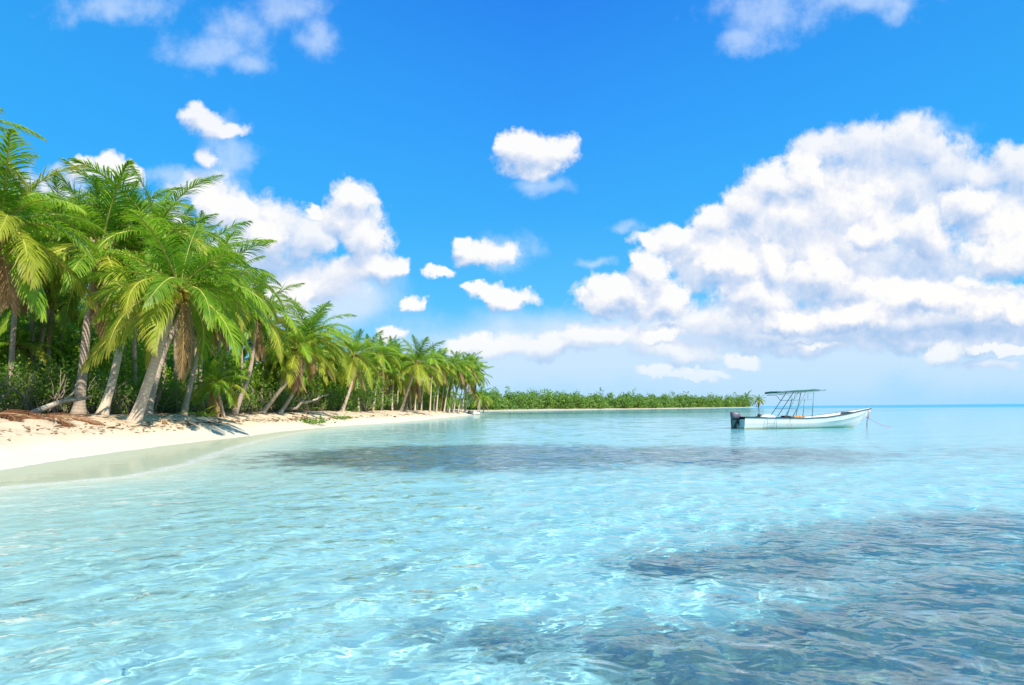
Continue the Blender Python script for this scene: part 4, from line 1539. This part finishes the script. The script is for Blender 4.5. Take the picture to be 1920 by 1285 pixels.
def sprouts():
    rg = np.random.default_rng(21)
    V, Q = [], []
    # seedling: a few broad arching blades
    mb = MB()
    for k in range(7):
        a = k * .9 + rg.uniform(-.2, .2)
        e = rg.uniform(.5, 1.25)
        ln = rg.uniform(.55, .95)
        p = Vector((0, 0, 0))
        d = Vector((math.cos(a) * math.cos(e), math.sin(a) * math.cos(e), math.sin(e)))
        sidev = Vector((-math.sin(a), math.cos(a), 0))
        vs, fs = [], []
        for i in range(7):
            w_ = .075 * (.25, .7, 1, 1, .8, .45, .05)[i]
            vs += [p + sidev * w_ + Vector((0, 0, .02)), p, p - sidev * w_ + Vector((0, 0, .02))]
            d = (d + Vector((0, 0, -.16))).normalized()
            p = p + d * ln / 6
        for i in range(6):
            for j in (0, 1):
                fs.append((3 * i + j, 3 * i + j + 1, 3 * i + 4 + j, 3 * i + 3 + j))
        mb.add(vs, fs)
    me = mb.mesh('leaves', [LEAF_SPROUT], True)
    stem = MB()
    stem.ball((0, 0, .02), .11, 10, 7, 0, (1.2, 1, .8))
    stem.tube([(0, 0, 0), (0, 0, .16)], [.03, .02], 6)
    sm = stem.mesh('husk', [FIBRE], True)
    for k, (px, dep, sc, lb) in enumerate([(374, 31, 1.25, 'bright sprouting coconut seedling with tall blades, left of a smaller one'), (395, 32, .95, 'narrow upright coconut seedling nearest the grey leaning trunk'), (384, 30.5, .7, 'lowest coconut seedling, between the two taller ones')]):
        r = empty('coconut_seedling', gpoint(px, dep), k * 1.1)
        r.scale = (sc,) * 3
        tag(r, lb, 'seedling', 'coconut seedlings on the upper beach')
        obj('leaves', me, r)
        obj('husk', sm, r)
    # creeping beach plants
    n = 260
    c = rg.normal(0, 1, (n, 3)) * np.array([.55, .4, .08]) + np.array([0, 0, .12])
    c[:, 2] = np.abs(c[:, 2])
    Vv, Qq = leaf_cloud(c, .09, rg, 1)
    cm = mesh_np('foliage', Vv, Qq, mats=[LEAF_SPROUT if False else LEAF_SHRUB], attrs={'along': rg.uniform(0, .9, n).repeat(4)})
    st = MB()
    for k in range(7):
        a = k * .9
        st.tube([(0, 0, .02), (.3 * math.cos(a), .25 * math.sin(a), .08), (.7 * math.cos(a), .5 * math.sin(a), .05)], [.012, .010, .006], 5)
    stm = st.mesh('runners', [TWIG], True)
    for k, (px, dep, sc, lb) in enumerate([(580, 41, 1.3, 'low patch of green creeping plant on open sand, larger one'), (640, 47, .9, 'low thin patch of creeping plant on sand below the curved trunk')]):
        r = empty('beach_plant', gpoint(px, dep), k)
        r.scale = (sc, sc, sc)
        tag(r, lb, 'beach plant', 'creeping plants on the sand')
        obj('foliage', cm, r)
        obj('runners', stm, r)


sprouts()


def litter():
    """husks, twigs and dry leaf scraps over the upper beach"""
    rg = np.random.default_rng(33)
    n = 1500
    dep = rg.gamma(2.2, 9, n) + 13
    x0 = np.interp(dep, SHORE[:13, 1], SHORE[:13, 0])
    s = np.where(rg.random(n) < .35, rg.normal(2.2, .25, n), rg.uniform(1.6, 6.5, n))
    x = x0 - s
    z = sand_height(x, dep)[0]
    c = np.stack([x, dep, z + .012], 1)
    a = rg.uniform(0, 6.28, n)
    ln = rg.gamma(2, .045, n) * np.clip(dep / 22, .7, 2)
    w = ln * rg.uniform(.12, .4, n)
    u = np.stack([np.cos(a), np.sin(a), rg.normal(.05, .15, n)], 1) * ln[:, None]
    v = np.stack([-np.sin(a), np.cos(a), rg.normal(.0, .2, n)], 1) * w[:, None]
    up = np.array([0, 0, .02])
    V = np.stack([c - u, c + v + up, c + u, c - v + up], 1).reshape(-1, 3)
    me = mesh_np('beach_litter', V, np.arange(n * 4).reshape(-1, 4), mats=[mat_plain('leaf_litter', (.16, .10, .06), (.38, .26, .15), .9, 3)])
    tag(obj('beach_litter', me), 'scattered dry leaves and twigs on the upper beach', None, None, 'stuff')


litter()
